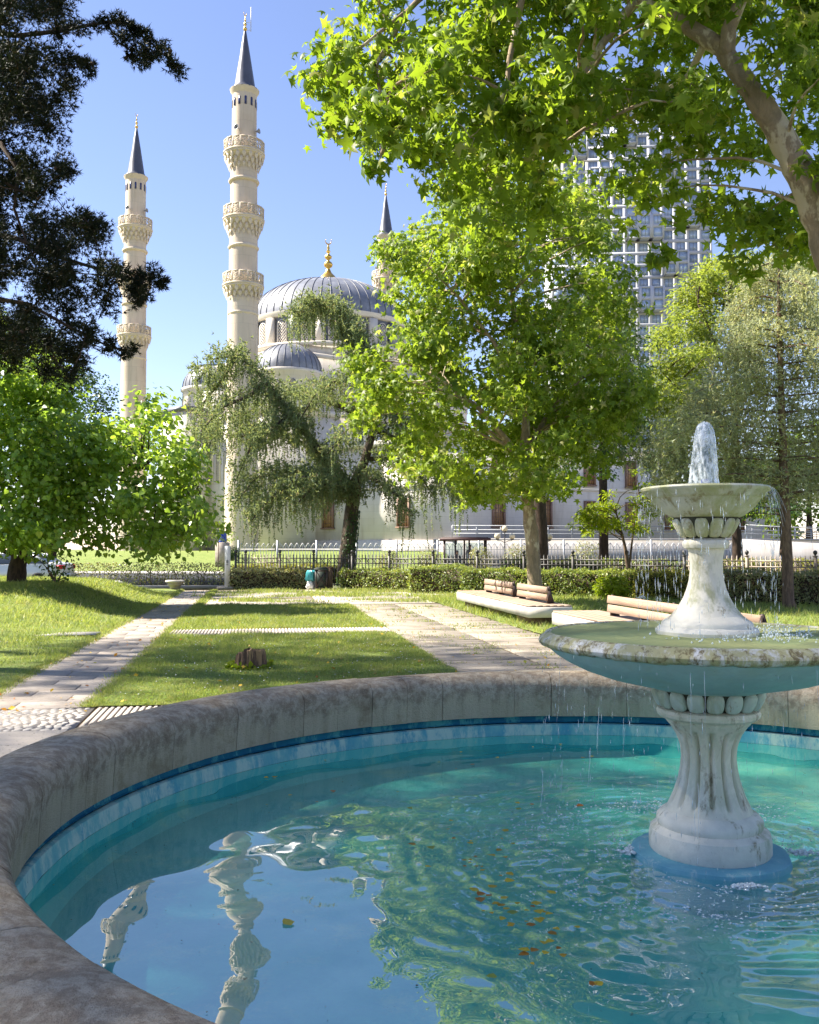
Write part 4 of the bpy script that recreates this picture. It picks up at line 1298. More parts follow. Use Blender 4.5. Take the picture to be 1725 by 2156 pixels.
# terrace with railing in front of the wing
T0, T1 = np.array((3.5, 76.0)), np.array((50.0, 84.0))
ter = thing('terrace', 'pale stone terrace wall with thin metal railing before the wing', 'terrace', (T0[0], T0[1], 0))
ter_l = norm(T1 - T0); ter_n = np.array((-ter_l[1], ter_l[0]))
put('wall', MB().prism([tuple(T0), tuple(T1), tuple(T1 + ter_n * 8), tuple(T0 + ter_n * 8)], 0, 2.3), M['terrace'], ter, (0, 0, 0))
put('coping', MB().prism([tuple(T0 - ter_n * .15 - ter_l * .15), tuple(T1 - ter_n * .15), tuple(T1 + ter_n * 8), tuple(T0 + ter_n * 8)], 2.3, 2.45), M['terrace'], ter, (0, 0, 0))
postm = MB().tube([(0, 0, 0), (0, 0, 1.05)], .03, 6).mesh('post')
Lr = np.linalg.norm(T1 - T0)
for k in range(24):
    p = T0 + ter_l * Lr * k / 23
    put('post', postm, M['grey_metal'], ter, (p[0], p[1], 2.45))
for z in (2.85, 3.15, 3.5):
    put('rail', MB().tube([(*T0, z), (*T1, z)], .028, 6), M['grey_metal'], ter, (0, 0, 0))
# second railing further right on a ramp
rmp = thing('ramp_railing', 'metal ramp railing descending at the right edge behind the trees', 'railing', (26, 66, 0))
put('ramp_wall', MB().slab([(0, 0), (16, 0), (16, 1.4), (0, 2.3)], (24.5, 68, 0), (1, -.05, 0), UP, (.05, 1, 0), 0, 2.0), M['terrace'], rmp, (0, 0, 0))
for k in range(14):
    x = 24.7 + k * 1.18
    z = 2.3 - .9 * (x - 24.5) / 16
    put('post', postm, M['grey_metal'], rmp, (x, 68.1 - .05 * (x - 24.5), z))
for z in (.45, .75, 1.05):
    put('rail', MB().tube([(24.7, 68.1, 2.3 + z), (40.2, 67.3, 1.42 + z)], .028, 6), M['grey_metal'], rmp, (0, 0, 0))

# ------------------------------------------------------------------ tower block
TD = 245.0
TA = math.radians(-4)
tl = P(1163, 900, TD)
TX = np.array((math.cos(TA), math.sin(TA))); TN = np.array((math.sin(TA), -math.cos(TA)))
TO = np.array((tl[0], tl[1]))
tw = thing('tower_block', 'tall pale grey tower with a grid of square windows and jutting blocks', 'tower', (TO[0], TO[1], 0))
NCOL, NROW, PX, PZ = 13, 40, 3.25, 3.2
def tpt(x, z, o=0.0):
    p = TO + TX * x + TN * o
    return np.array((p[0], p[1], z))
wall = MB()
Wt, Ht = NCOL * PX, NROW * PZ
tax, tan_ = (TX[0], TX[1], 0), (TN[0], TN[1], 0)
o0 = (TO[0], TO[1], 0)
wall.slab([(0, 0), (Wt, 0), (Wt, Ht), (0, Ht)], o0, tax, UP, tan_, -26, -.6)
for k in range(NCOL + 1):
    x = k * PX
    wall.slab([(x - .5 if k else 0, 0), (x + .5 if k < NCOL else Wt, 0), (x + .5 if k < NCOL else Wt, Ht), (x - .5 if k else 0, Ht)], o0, tax, UP, tan_, -.62, -.02)
for k in range(NROW + 1):
    z = k * PZ
    wall.slab([(.0, max(z - .45, 0)), (Wt, max(z - .45, 0)), (Wt, min(z + .45, Ht)), (.0, min(z + .45, Ht))], o0, tax, UP, tan_, -.61, 0)
put('wall', wall, M['tower_wall'], tw, (0, 0, 0))
wpan = MB().box((0, 0, 0), (PX - 1.0, .12, PZ - .9)).mesh('window')
mul = MB().box((0, -.1, 0), (.10, .12, PZ - .9)).mesh('mullion')
qq = random.Random(4)
blocks = {}
def blk(c0, r0, nc, nr, depth):
    for c in range(c0, c0 + nc):
        for rr2 in range(r0, r0 + nr):
            blocks[(c, rr2)] = depth
    b = MB()
    x0, x1, z0, z1 = c0 * PX, (c0 + nc) * PX, r0 * PZ, (r0 + nr) * PZ
    for c in range(nc + 1):
        x = x0 + c * PX
        a_, b_ = (x - .5 if c else x0), (x + .5 if c < nc else x1)
        b.slab([(a_, z0), (b_, z0), (b_, z1), (a_, z1)], o0, tax, UP, tan_, 0.01, depth)
    for c in range(nr + 1):
        z = z0 + c * PZ
        a_, b_ = (z - .45 if c else z0), (z + .45 if c < nr else z1)
        b.slab([(x0 + .3, a_), (x1 - .3, a_), (x1 - .3, b_), (x0 + .3, b_)], o0, tax, UP, tan_, 0.02, depth - .03)
    put('jutting_block', b, M['tower_wall'], tw, (0, 0, 0))
for b_ in ((0, 33, 3, 2, 2.4), (3, 30, 2, 2, 3.2), (1, 27, 3, 2, 2.2), (5, 34, 2, 2, 2.6), (8, 31, 2, 2, 2.2), (6, 26, 3, 2, 3.0), (3, 22, 3, 2, 3.4), (9, 23, 2, 2, 2.6), (7, 20, 2, 2, 3.0), (4, 18, 2, 2, 3.2), (0, 21, 2, 2, 2.6), (10, 27, 2, 1, 2.0), (11, 35, 2, 2, 2.0)):
    blk(*b_)
low = MB()
for c in range(NCOL):
    for rr2 in range(NROW):
        dpt = blocks.get((c, rr2), 0.0) - .26
        p = tpt((c + .5) * PX, (rr2 + .5) * PZ, dpt)
        if rr2 < 19:
            low.box(p, (PX - 1.0, .12, PZ - .9), TA)
            continue
        w_ = put('window', wpan, M['tower_glass'], tw, p, (0, 0, TA))
        if c % 2 or rr2 % 2:
            put('mullion', mul, M['tower_frame'], w_, p)
put('lower_windows', low, M['tower_glass'], tw, (0, 0, 0), kind='stuff')
# ------------------------------------------------------------------ trees
def fan(outline, centre):
    n = len(outline)
    V = np.array(list(outline) + [centre], float)
    F = np.array([(i, (i + 1) % n, n) for i in range(n)])
    return V, F
_h = [(.13, .12, .0), (.46, -.06, -.20), (.22, .26, .0), (.62, .46, -.24), (.20, .54, -.02)]
PLANE = fan([(0, 0, 0)] + _h + [(0, 1, -.26)] + [(-x, y, z) for x, y, z in _h[::-1]], (0, .36, .08))
_h = [(.30, -.05, .05), (.47, .22, .08), (.34, .62, .06)]
HEART = fan([(0, .02, 0)] + _h + [(0, 1.05, -.08)] + [(-x, y, z) for x, y, z in _h[::-1]], (0, .45, -.03))
SMALL = (np.array([(0, 0, 0), (.36, .5, .08), (0, 1, 0), (-.36, .5, .08)], float), np.array([(0, 1, 2), (0, 2, 3)]))
NARROW = (np.array([(0, 0, 0), (.17, .5, .05), (0, 1, -.05), (-.17, .5, .05)], float), np.array([(0, 1, 2), (0, 2, 3)]))

def frames(N, T):
    N = norm(N)
    T = norm(T - (T * N).sum(-1, keepdims=True) * N)
    return np.cross(T, N), T, N
def leaf_arrays(tm, pos, A, T, N, size):
    V, F = tm
    W = pos[:, None] + size[:, None, None] * (V[None, :, 0, None] * A[:, None] + V[None, :, 1, None] * T[:, None] + V[None, :, 2, None] * N[:, None])
    k = len(V)
    return W.reshape(-1, 3), (F[None] + k * np.arange(len(pos))[:, None, None]).reshape(-1, 3)
def in_poly(x, y, poly):
    ins = np.zeros(len(x), bool)
    n = len(poly)
    for i in range(n):
        (x1, y1), (x2, y2) = poly[i], poly[(i + 1) % n]
        if y1 != y2:
            c = ((y1 > y) != (y2 > y)) & (x < (x2 - x1) * (y - y1) / (y2 - y1) + x1)
            ins ^= c
    return ins
def region(poly, n, dfun, rpx, seed, holes=()):
    """clump centres spread through a crown of the given outline, at real depths dfun(u, v, random)"""
    r = np.random.default_rng(seed)
    us, vs_ = [p[0] for p in poly], [p[1] for p in poly]
    out = []
    while len(out) < n:
        u, v = r.uniform(min(us), max(us), 400), r.uniform(min(vs_), max(vs_), 400)
        ok = in_poly(u, v, poly)
        for (hu, hv, hr) in holes:
            ok &= np.hypot(u - hu, v - hv) > hr
        for a, b in zip(u[ok], v[ok]):
            d = dfun(a, b, r)
            out.append((P(a, b, d), r.uniform(*rpx) * d / FPX))
            if len(out) >= n:
                break
    return out
def crown(cl, n, size, seed, twig=.5, per=9, flat=.8, droop=.45, upb=.75, centre=None):
    r = np.random.default_rng(seed)
    C = np.array([c for c, _ in cl])
    R = np.array([q for _, q in cl])
    p = R ** 2 / (R ** 2).sum()
    nt = max(1, n // per)
    ci = r.choice(len(cl), nt, p=p)
    dv = norm(r.normal(size=(nt, 3)))
    tw = C[ci] + dv * (R[ci] * r.random(nt) ** .45)[:, None] * np.array((1, 1, flat))
    ti = r.integers(0, nt, n)
    pos = tw[ti] + np.clip(r.normal(size=(n, 3)), -1.5, 1.5) * (R[ci][ti] * twig * .5)[:, None] * np.array((1, 1, .6))
    cc = C.mean(0) if centre is None else np.array(centre)
    out = norm(pos - cc)
    out2 = norm(pos - C[ci][ti])
    N = np.array((0, 0, upb)) + .30 * out + .35 * out2 + .55 * r.normal(size=(n, 3))
    T = out * .5 + out2 * .6 + .6 * r.normal(size=(n, 3)) - np.array((0, 0, droop))
    A, T, N = frames(N, T)
    s = r.uniform(*size, n)
    return dict(pos=pos, A=A, T=T, N=N, s=s, tw=tw, ci=ci, C=C, R=R)
def limbs(b, skel, cl, r, rad=.05, every=1, sag=.0, k=5, maxl=99.0):
    dense = []
    for tr in skel:
        tp = np.array([q[:3] for q in tr])
        dense += [tp[i] + np.linspace(0, 1, 8)[:, None] * (tp[i + 1] - tp[i]) for i in range(len(tp) - 1)]
    dense = np.concatenate(dense)
    for i, (c, R) in enumerate(cl):
        if i % every:
            continue
        dz = c[2] - dense[:, 2]
        cost = np.linalg.norm(dense - c, axis=1) + np.where(dz < .15 * np.linalg.norm(dense[:, :2] - c[:2], axis=1), 3.0, 0)
        s = dense[cost.argmin()]
        L = np.linalg.norm(c - s)
        if L > maxl:
            continue
        q = np.linspace(0, 1, 7)
        mid = np.array((r.normal(0, .05), r.normal(0, .05), .10 - sag)) * L
        pts = s + q[:, None] * (c - s) + np.sin(q * math.pi)[:, None] * mid + r.normal(0, .012, (7, 3)) * L
        b.tube(pts, np.linspace(min(rad, .012 * L + .012), .006, 7), k, cap=False)
def twigs(b, cr, r, n, rad=.005):
    nt = len(cr['tw'])
    for i in r.choice(nt, min(n, nt), replace=False):
        c = cr['C'][cr['ci'][i]]
        e = cr['tw'][i]
        m = (c + e) / 2 + r.normal(0, .04, 3)
        b.tube(np.array([c, m, e]), (rad, rad * .8, rad * .4), 3, cap=False)
def make_tree(name, label, cat, trunk, cl, cr, tm, lm, bm, n_parts=0, limb_rad=.05, every=1, n_tw=0, seed=0, extra=(), group=None, sides=10, sag=0.0, bark_k=5, maxl=99.0):
    r = np.random.default_rng(seed + 100)
    base = np.array(trunk[0][:3])
    t = thing(name, label, cat, base, group)
    b = MB()
    tp = np.array(trunk, float)
    q = np.linspace(0, len(tp) - 1, len(tp) * 4)
    pts = np.stack([np.interp(q, np.arange(len(tp)), tp[:, i]) for i in range(4)], -1)
    pts[1:-1, :3] += r.normal(0, .04, (len(q) - 2, 3)) * pts[1:-1, 3:4]
    b.tube(pts[:, :3], pts[:, 3] * (1 + .04 * r.normal(size=len(q))), sides)
    for ex in extra:
        ex = np.array(ex, float)
        q = np.linspace(0, len(ex) - 1, len(ex) * 4)
        pts = np.stack([np.interp(q, np.arange(len(ex)), ex[:, i]) for i in range(4)], -1)
        b.tube(pts[:, :3], pts[:, 3], 8)
    allsk = list(trunk)
    put('trunk', b, bm, t, (0, 0, 0), smooth=True)
    lb = MB()
    sk = np.array([q[:3] for q in trunk])
    limbs(lb, [trunk] + list(extra), cl, r, limb_rad, every, sag, bark_k, maxl)
    if n_tw:
        twigs(lb, cr, r, n_tw)
    if lb.n:
        put('branches', lb, bm, t, (0, 0, 0), smooth=True, kind='stuff')
    N = len(cr['pos'])
    sel = np.zeros(N, bool)
    if n_parts:
        pos = cr['pos']
        u = CX + FPX * pos[:, 0] / pos[:, 1]
        v = 1155 - FPX * (pos[:, 2] - EYE) / pos[:, 1]
        ok = (u > 0) & (u < 1725) & (v > 0) & (v < 2156)
        score = np.where(ok, cr['s'] * np.abs((cr['N'] * norm(pos - np.array((0, 0, EYE)))).sum(1)) / pos[:, 1] - .02 * (pos[:, 1] - pos[:, 1].min()) / pos[:, 1], -9)
        sel[np.argsort(-score)[:n_parts]] = True
    V, F = leaf_arrays(tm, cr['pos'][~sel], cr['A'][~sel], cr['T'][~sel], cr['N'][~sel], cr['s'][~sel])
    c = put('crown', MB().add(V, F), lm, t, (0, 0, 0), kind='stuff')
    if n_parts:
        lme = MB().add(*tm).mesh('leaf')
        for i in np.nonzero(sel)[0]:
            o = put('leaf', lme, lm, c, cr['pos'][i])
            m3 = Matrix(np.stack([cr['A'][i], cr['T'][i], cr['N'][i]], 1).tolist())
            o.rotation_euler = m3.to_euler()
            s = cr['s'][i]
            o.scale = (s, s, s)
    return t
def X(u, v, d, rad):
    p = P(u, v, d)
    return (p[0], p[1], p[2], rad)

# --- the near plane tree, its trunk at the right edge and its boughs overhead
poly = [(700, -260), (715, 0), (735, 70), (690, 115), (655, 145), (665, 180), (705, 190), (705, 235), (760, 255), (795, 240), (775, 290), (770, 350), (825, 350), (840, 300),
        (900, 280), (930, 340), (945, 430), (1010, 470), (1080, 480), (1150, 430), (1190, 280), (1270, 290), (1300, 400), (1315, 460), (1345, 430), (1330, 320), (1420, 230), (1490, 320), (1480, 430),
        (1500, 520), (1560, 570), (1640, 590), (1725, 550), (1830, 560), (1830, -260)]
cl = region(poly, 250, lambda u, v, r: 9.4 + r.uniform(-1.6, 2.6), (28, 62), 31,
            holes=((1000, 15, 26), (1300, 130, 34), (1565, 95, 36), (1610, 60, 30), (1625, 250, 40), (905, 250, 20), (1255, 210, 28), (1440, 330, 50), (1460, 400, 50), (1230, 330, 40), (1275, 360, 30), (1060, 130, 22), (860, 245, 20), (1180, 20, 24), (1680, 330, 60), (1620, 190, 44)))
for (u, v, rp) in ((1372, 420, 30), (1335, 505, 30), (1385, 350, 32), (1290, 470, 24), (1382, 545, 18), (1410, 470, 20), (1345, 560, 14), (1255, 420, 22), (1430, 400, 18), (662, 160, 24), (700, 212, 26), (720, 160, 34), (800, 320, 30), (790, 355, 24), (812, 280, 26), (740, 110, 34)):
    cl.append((P(u, v, 9.2), rp * 9.2 / FPX))
tl_ = np.array([(1722, 500), (1690, 385), (1645, 295), (1597, 215), (1552, 148), (1522, 105), (1470, 68)], float)
tl_ = np.concatenate([tl_[i] + np.linspace(0, 1, 6)[:, None] * (tl_[i + 1] - tl_[i]) for i in range(len(tl_) - 1)])
def clear_trunk(c, R):
    u, v = CX + FPX * c[0] / c[1], 1155 - FPX * (c[2] - EYE) / c[1]
    return c[1] > 9.3 or np.hypot(*(tl_ - (u, v)).T).min() > 40 + R * FPX / c[1]
cl = [q for q in cl if clear_trunk(*q)]
cr = crown(cl, 22000, (.065, .180), 32, twig=1.1, per=6, droop=.5, upb=.35)
trunk = [(5.05, 9.5, -.1, .30), (4.95, 9.45, .8, .24), (4.75, 9.35, 2.4, .21), X(1785, 640, 9.1, .180), X(1742, 510, 9.05, .165), X(1700, 390, 9.0, .150), X(1652, 298, 9.0, .130), X(1600, 215, 9.0, .112), X(1552, 148, 9.0, .097), X(1522, 105, 9.1, .085), X(1470, 68, 9.2, .085), X(1400, 30, 9.3, .07), X(1300, -20, 9.4, .06), X(1150, -60, 9.5, .05), X(960, -70, 9.6, .035)]
extra = [[X(1530, 118, 9.05, .085), X(1535, 60, 9.0, .075), X(1560, 0, 8.9, .065), X(1580, -120, 8.8, .05)],
         [X(1340, 0, 9.35, .05), X(1270, 90, 9.2, .04), X(1225, 160, 9.1, .032), X(1195, 250, 9.0, .022), X(1190, 320, 9.0, .012)],
         [X(1110, -60, 9.5, .045), X(1090, 40, 9.3, .035), X(1072, 130, 9.2, .028), X(1065, 210, 9.1, .018)],
         [X(1490, 80, 9.2, .045), X(1450, 160, 9.5, .035), X(1370, 215, 9.7, .028), X(1290, 240, 9.8, .016)],
         [X(960, -70, 9.6, .035), X(860, 20, 9.3, .028), X(790, 140, 9.1, .022), X(810, 240, 9.0, .014), X(800, 340, 9.0, .007)],
         [X(860, 20, 9.3, .022), X(760, 100, 9.1, .016), X(690, 150, 9.0, .008)]]
make_tree('plane_tree', 'large plane tree overhead with its pale mottled trunk at the right edge', 'tree', trunk, cl, cr, PLANE, M['plane_leaf'], M['plane_bark'], 280, .022, 3, 600, 1, extra, sides=16, bark_k=5, maxl=1.5)

# --- the young plane tree by the bench
poly = [(885, 480), (905, 400), (945, 345), (1100, 325), (1205, 370), (1270, 500), (1320, 600), (1345, 700), (1375, 830), (1375, 930), (1335, 990), (1280, 1000), (1200, 1010), (1130, 1030), (1040, 1050), (960, 1020), (880, 990),
        (810, 975), (755, 905), (755, 865), (805, 860), (775, 820), (740, 792), (775, 745), (822, 705), (835, 650), (800, 595), (805, 530), (855, 510)]
cl = region(poly, 195, lambda u, v, r: 26 + r.uniform(-1, 1) * 3.4 * math.sqrt(max(.08, 1 - ((u - 1070) / 340) ** 2)), (26, 56), 41,
            holes=((905, 560, 22), (1010, 690, 18), (1200, 640, 18), (930, 960, 24), (860, 620, 16), (1110, 960, 20), (1250, 820, 18), (980, 820, 18), (860, 780, 16)))
cr = crown(cl, 30000, (.12, .235), 42, twig=.85, per=7, droop=.45, upb=.4)
trunk = [(3.55, 26, 0, .235), X(1126, 1230, 26, .205), X(1120, 1130, 26, .190), X(1110, 1040, 26, .175), X(1104, 985, 26, .16), X(1108, 900, 26, .12), X(1098, 800, 26, .10), X(1085, 700, 26, .08), X(1078, 600, 26, .06), X(1060, 500, 26, .035), X(1050, 440, 26, .02)]
extra = [[X(1104, 985, 26, .11), X(1070, 930, 25.6, .085), X(1010, 860, 25.2, .065), X(930, 800, 24.8, .04), X(850, 760, 24.6, .02)],
         [X(1108, 950, 26, .09), X(1150, 880, 26.4, .07), X(1220, 800, 26.9, .05), X(1290, 730, 27.2, .025)],
         [X(1098, 830, 26, .07), X(1040, 720, 25.4, .05), X(960, 620, 25.0, .03), X(900, 560, 24.8, .015)]]
make_tree('plane_tree', 'bright green young plane tree behind the benches in mid picture', 'tree', trunk, cl, cr, PLANE, M['mid_leaf'], M['plane_bark'], 200, .04, 2, 500, 2, extra, sides=14)

# --- the mulberry on the left lawn
poly = [(-160, 700), (20, 690), (90, 750), (150, 850), (205, 905), (230, 880), (285, 885), (318, 832), (340, 835), (345, 905), (395, 935), (425, 1010), (455, 1060), (430, 1095), (440, 1135), (420, 1148), (380, 1120), (330, 1145), (270, 1155), (200, 1140), (130, 1132), (60, 1140), (-160, 1150)]
cl = region(poly, 215, lambda u, v, r: 24.6 + r.uniform(-2.4, 2.0), (26, 52), 51, holes=((300, 1000, 14), (180, 1090, 18), (320, 1090, 14), (90, 960, 12)))
for (u, v, rp) in ((330, 835, 12), (322, 865, 14), (240, 885, 16), (455, 1110, 18), (470, 1065, 12), (440, 1165, 16)):
    cl.append((P(u, v, 24), rp * 24 / FPX))
cr = crown(cl, 32000, (.075, .17), 52, twig=1.0, per=8, droop=.75, upb=.6)
tz = float(gh(-11.0, 26.0))
trunk = [(-11.0, 26, tz - .2, .30), (-11.0, 26, tz + .4, .24), (-10.9, 26, tz + 1.2, .21), (-10.7, 25.9, tz + 2.2, .17), (-10.3, 25.7, 3.8, .12), (-9.9, 25.5, 5.0, .08), (-9.6, 25.4, 6.2, .04)]
extra = [[(-10.9, 26, tz + 1.3, .13), (-9.9, 25.6, 2.6, .10), (-8.6, 25.2, 3.4, .07), (-7.2, 24.9, 3.8, .04), (-6.1, 24.7, 3.4, .02)],
         [(-10.9, 26, tz + 1.5, .13), (-12.2, 25.8, 2.8, .10), (-13.5, 25.5, 4.2, .06)]]
make_tree('mulberry_tree', 'broad green mulberry tree with low hanging boughs on the left lawn', 'tree', trunk, cl, cr, HEART, M['mulberry_leaf'], M['dark_bark'], 260, .04, 2, 300, 3, extra, sides=12)

# --- trees behind it
poly = [(40, 700), (110, 690), (175, 755), (205, 800), (228, 835), (225, 900), (215, 960), (60, 980), (20, 820)]
cl = region(poly, 50, lambda u, v, r: 40 + r.uniform(-2.5, 2.5), (20, 36), 61)
cr = crown(cl, 9000, (.10, .16), 62, twig=.7)
trunk = [(-15.5, 40, 0, .25), (-15.4, 40, 3, .2), (-15.2, 40, 6, .12), (-15.0, 40, 9, .05)]
make_tree('round_tree', 'dark green round topped tree behind the mulberry left of the minaret', 'tree', trunk, cl, cr, SMALL, M['dark_leaf'], M['dark_bark'], 0, .06, 3, 0, 4)
poly = [(-120, 640), (60, 680), (110, 740), (90, 830), (-120, 850)]
cl = region(poly, 35, lambda u, v, r: 33 + r.uniform(-2.5, 2.5), (22, 40), 63)
cr = crown(cl, 6000, (.11, .17), 64, twig=.7)
trunk = [(-16.0, 33, .3, .25), (-15.9, 33, 3, .2), (-15.6, 33, 6, .12), (-15.4, 33, 9, .05)]
make_tree('leafy_tree', 'yellow green tree showing behind the conifer at the left edge', 'tree', trunk, cl, cr, SMALL, M['mid_leaf'], M['dark_bark'], 0, .06, 3, 0, 5)

# --- locust with thin yellow green foliage, right of the tower
poly = [(1385, 720), (1440, 610), (1490, 540), (1560, 530), (1610, 600), (1590, 700), (1600, 800), (1560, 890), (1490, 950), (1420, 910), (1365, 860), (1348, 770)]
cl = region(poly, 120, lambda u, v, r: 40 + r.uniform(-3, 3), (16, 34), 71, holes=((1500, 780, 26), (1540, 860, 26), (1530, 640, 18), (1440, 700, 12), (1470, 850, 18)))
cr = crown(cl, 22000, (.16, .28), 72, twig=.9, per=12, flat=.6)
trunk = [(14.2, 40, 0, .24), X(1550, 1100, 40, .20), X(1548, 980, 40, .17), X(1548, 900, 40, .15), X(1552, 800, 40, .11), X(1545, 700, 40, .08), X(1530, 600, 40, .04)]
extra = [[X(1548, 920, 40, .10), X(1500, 850, 39.5, .08), X(1440, 830, 39.5, .04), X(1390, 780, 39.3, .02)], [X(1550, 850, 40, .09), X(1520, 750, 39.5, .06), X(1470, 640, 39.5, .03)],
         [X(1548, 960, 40, .08), X(1590, 900, 40.5, .05), X(1640, 850, 40.5, .03)]]
make_tree('locust_tree', 'airy yellow green locust tree with dark forked trunk right of the tower', 'tree', trunk, cl, cr, NARROW, M['locust_leaf'], M['dark_bark'], 0, .05, 2, 0, 6, extra)

# --- dark trunk tree behind the young plane
poly = [(1180, 620), (1290, 600), (1350, 680), (1370, 780), (1360, 930), (1270, 1010), (1180, 1020), (1100, 1000), (1080, 900), (1120, 760)]
cl = region(poly, 60, lambda u, v, r: 38 + r.uniform(-2.5, 2.5), (22, 40), 73)
cr = crown(cl, 8000, (.11, .18), 74, twig=.8)
trunk = [(5.4, 38, 0, .30), X(1142, 1150, 38, .26), X(1136, 1050, 38, .24), X(1132, 960, 38, .20), X(1130, 800, 38, .12), X(1150, 700, 38, .05)]
make_tree('dark_trunk_tree', 'tree with thick dark trunk standing just behind the young plane tree', 'tree', trunk, cl, cr, SMALL, M['dark_leaf'], M['dark_bark'], 0, .06, 2, 0, 7)
poly = [(1440, 900), (1480, 950), (1560, 980), (1640, 960), (1740, 980), (1740, 1100), (1640, 1100), (1540, 1080), (1440, 1010), (1400, 960)]
cl = region(poly, 40, lambda u, v, r: 46 + r.uniform(-2.5, 2.5), (18, 34), 75)
cr = crown(cl, 5000, (.12, .2), 76, twig=.8)
trunk = [(18.6, 46, 0, .25), X(1651, 1120, 46, .2), X(1650, 1040, 46, .15), X(1640, 970, 46, .06)]
make_tree('background_tree', 'dark green tree low behind the blue cedar at the right edge', 'tree', trunk, cl, cr, SMALL, M['dark_leaf'], M['dark_bark'], 0, .06, 2, 0, 8)

poly = [(1560, 1000), (1600, 930), (1680, 900), (1800, 900), (1800, 1130), (1660, 1130), (1600, 1090)]
cl = region(poly, 45, lambda u, v, r: 88 + r.uniform(-4, 4), (16, 30), 77)
cr = crown(cl, 7000, (.3, .5), 78, twig=.8)
trunk = [(38, 88, 0, .4), (38, 88, 4, .3), (38, 88, 9, .1)]
make_tree('far_tree', 'far green tree beyond the ramp railing at the right edge', 'tree', trunk, cl, cr, SMALL, M['mid_leaf'], M['dark_bark'], 0, .1, 3, 0, 11)

poly = [(1390, 900), (1450, 860), (1540, 900), (1600, 960), (1590, 1070), (1500, 1100), (1420, 1090), (1380, 1000)]
cl = region(poly, 50, lambda u, v, r: 52 + r.uniform(-2.5, 2.5), (16, 32), 85)
cr = crown(cl, 8000, (.15, .26), 86, twig=.8)
trunk = [(16.5, 52, 0, .25), X(1480, 1120, 52, .2), X(1480, 1040, 52, .15), X(1490, 930, 52, .06)]
make_tree('street_tree', 'green street tree behind the fountain jet and top bowl', 'tree', trunk, cl, cr, SMALL, M['mid_leaf'], M['dark_bark'], 0, .06, 2, 0, 12)

# --- small lime green tree and shrub by the hedge
poly = [(1215, 1085), (1250, 1060), (1300, 1030), (1370, 1015), (1385, 1070), (1360, 1110), (1330, 1120), (1290, 1105), (1240, 1125), (1205, 1105)]
cl = region(poly, 34, lambda u, v, r: 29.5 + r.uniform(-.9, .9), (9, 20), 81)
cl += [(P(1345, 990, 29.5), .2), (P(1225, 1110, 29.3), .2)]
cr = crown(cl, 2600, (.11, .19), 82, twig=.9, flat=.5, droop=.3)
b0 = P(1325, 1250, 30)
trunk = [(7.10, 30, 0, .085), X(1323, 1200, 30, .07), X(1316, 1150, 30, .055), X(1306, 1110, 30, .04), X(1295, 1070, 29.8, .02)]
extra = [[X(1323, 1210, 30, .05), X(1330, 1150, 30, .035), X(1336, 1100, 30, .025), X(1345, 1040, 30, .012)]]
make_tree('sapling', 'slender sapling with bright lime green leaves before the hedge', 'tree', trunk, cl, cr, NARROW, M['young_leaf'], M['brown_bark'], 0, .02, 1, 0, 9, extra, sides=8)

# --- conifers: needle tufts
def needles(pos, dirn, k, L, w, r, spread=.9):
    n = len(pos)
    d = norm(dirn)[:, None] + spread * r.normal(size=(n, k, 3))
    d = norm(d)
    sx = norm(np.cross(d, r.normal(size=(n, k, 3)))) * w
    le = L * r.uniform(.6, 1.2, (n, k, 1))
    p = pos[:, None]
    V = np.stack([p - sx, p + sx, p + d * le], 2).reshape(-1, 3)
    return V
def tris(V):
    return MB().add(V, np.arange(len(V)).reshape(-1, 3))

# dark conifer at the left edge
r = np.random.default_rng(91)
poly = [(-140, -160), (-60, -160), (120, -120), (130, 20), (105, 70), (120, 120), (150, 130), (150, 185), (130, 200), (175, 205), (110, 255), (105, 320), (160, 350), (160, 385), (110, 420), (100, 470), (130, 480), (205, 455), (210, 485), (150, 520), (140, 560), (190, 570), (250, 560), (240, 600), (260, 640),
        (230, 690), (190, 720), (165, 790), (120, 835), (60, 800), (-140, 830)]
cl = region(poly, 230, lambda u, v, rr: 11.5 + rr.uniform(-1.2, 1.6), (18, 46), 92, holes=((30, 290, 26), (60, 180, 18), (10, 420, 18), (85, 330, 22), (120, 300, 22), (40, 110, 14), (30, 500, 12), (90, 100, 20)))
line = lambda pts, r0: [(P(u + r.normal(0, 8), v + r.normal(0, 8), 11.2 + r.normal(0, .15)), r0 * 11.2 / FPX) for (a, b_) in zip(pts[:-1], pts[1:]) for u, v in (np.array(a) + q * (np.array(b_) - np.array(a)) for q in (0, .25, .5, .75))]
cl += line([(120, 60), (180, 50), (240, 40), (290, 60), (330, 100), (350, 125), (380, 148)], 15)
cl += line([(250, 60), (270, 100), (300, 125), (310, 120)], 13)
cl += line([(220, 560), (270, 585), (310, 590), (350, 580)], 16)
cl += line([(280, 600), (300, 620), (290, 640)], 12)
cl += line([(190, 720), (250, 735), (295, 740)], 14)
cl += line([(150, 120), (190, 140), (195, 150)], 11)
cl += line([(120, 360), (165, 365)], 12)
cl += line([(140, 470), (205, 465)], 13)
C = np.array([c for c, _ in cl]); R = np.array([q for _, q in cl])
nt = 36000
ci = r.choice(len(cl), nt, p=R ** 1.6 / (R ** 1.6).sum())
dv = norm(r.normal(size=(nt, 3)))
pos = C[ci] + dv * (1.25 * R[ci] * r.random(nt) ** .75)[:, None]
con = thing('conifer', 'dark needled conifer reaching in from the left edge', 'tree', (-6.6, 12.2, 0))
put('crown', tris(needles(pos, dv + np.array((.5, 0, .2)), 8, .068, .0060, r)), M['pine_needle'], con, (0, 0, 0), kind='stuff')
tb = MB()
tb.tube([(-6.6, 12.2, -.1), (-6.55, 12.2, 2), (-6.45, 12.1, 5), (-6.3, 12.0, 8), (-6.1, 11.9, 11), (-5.9, 11.8, 13)], (.26, .22, .19, .15, .10, .05), 12)
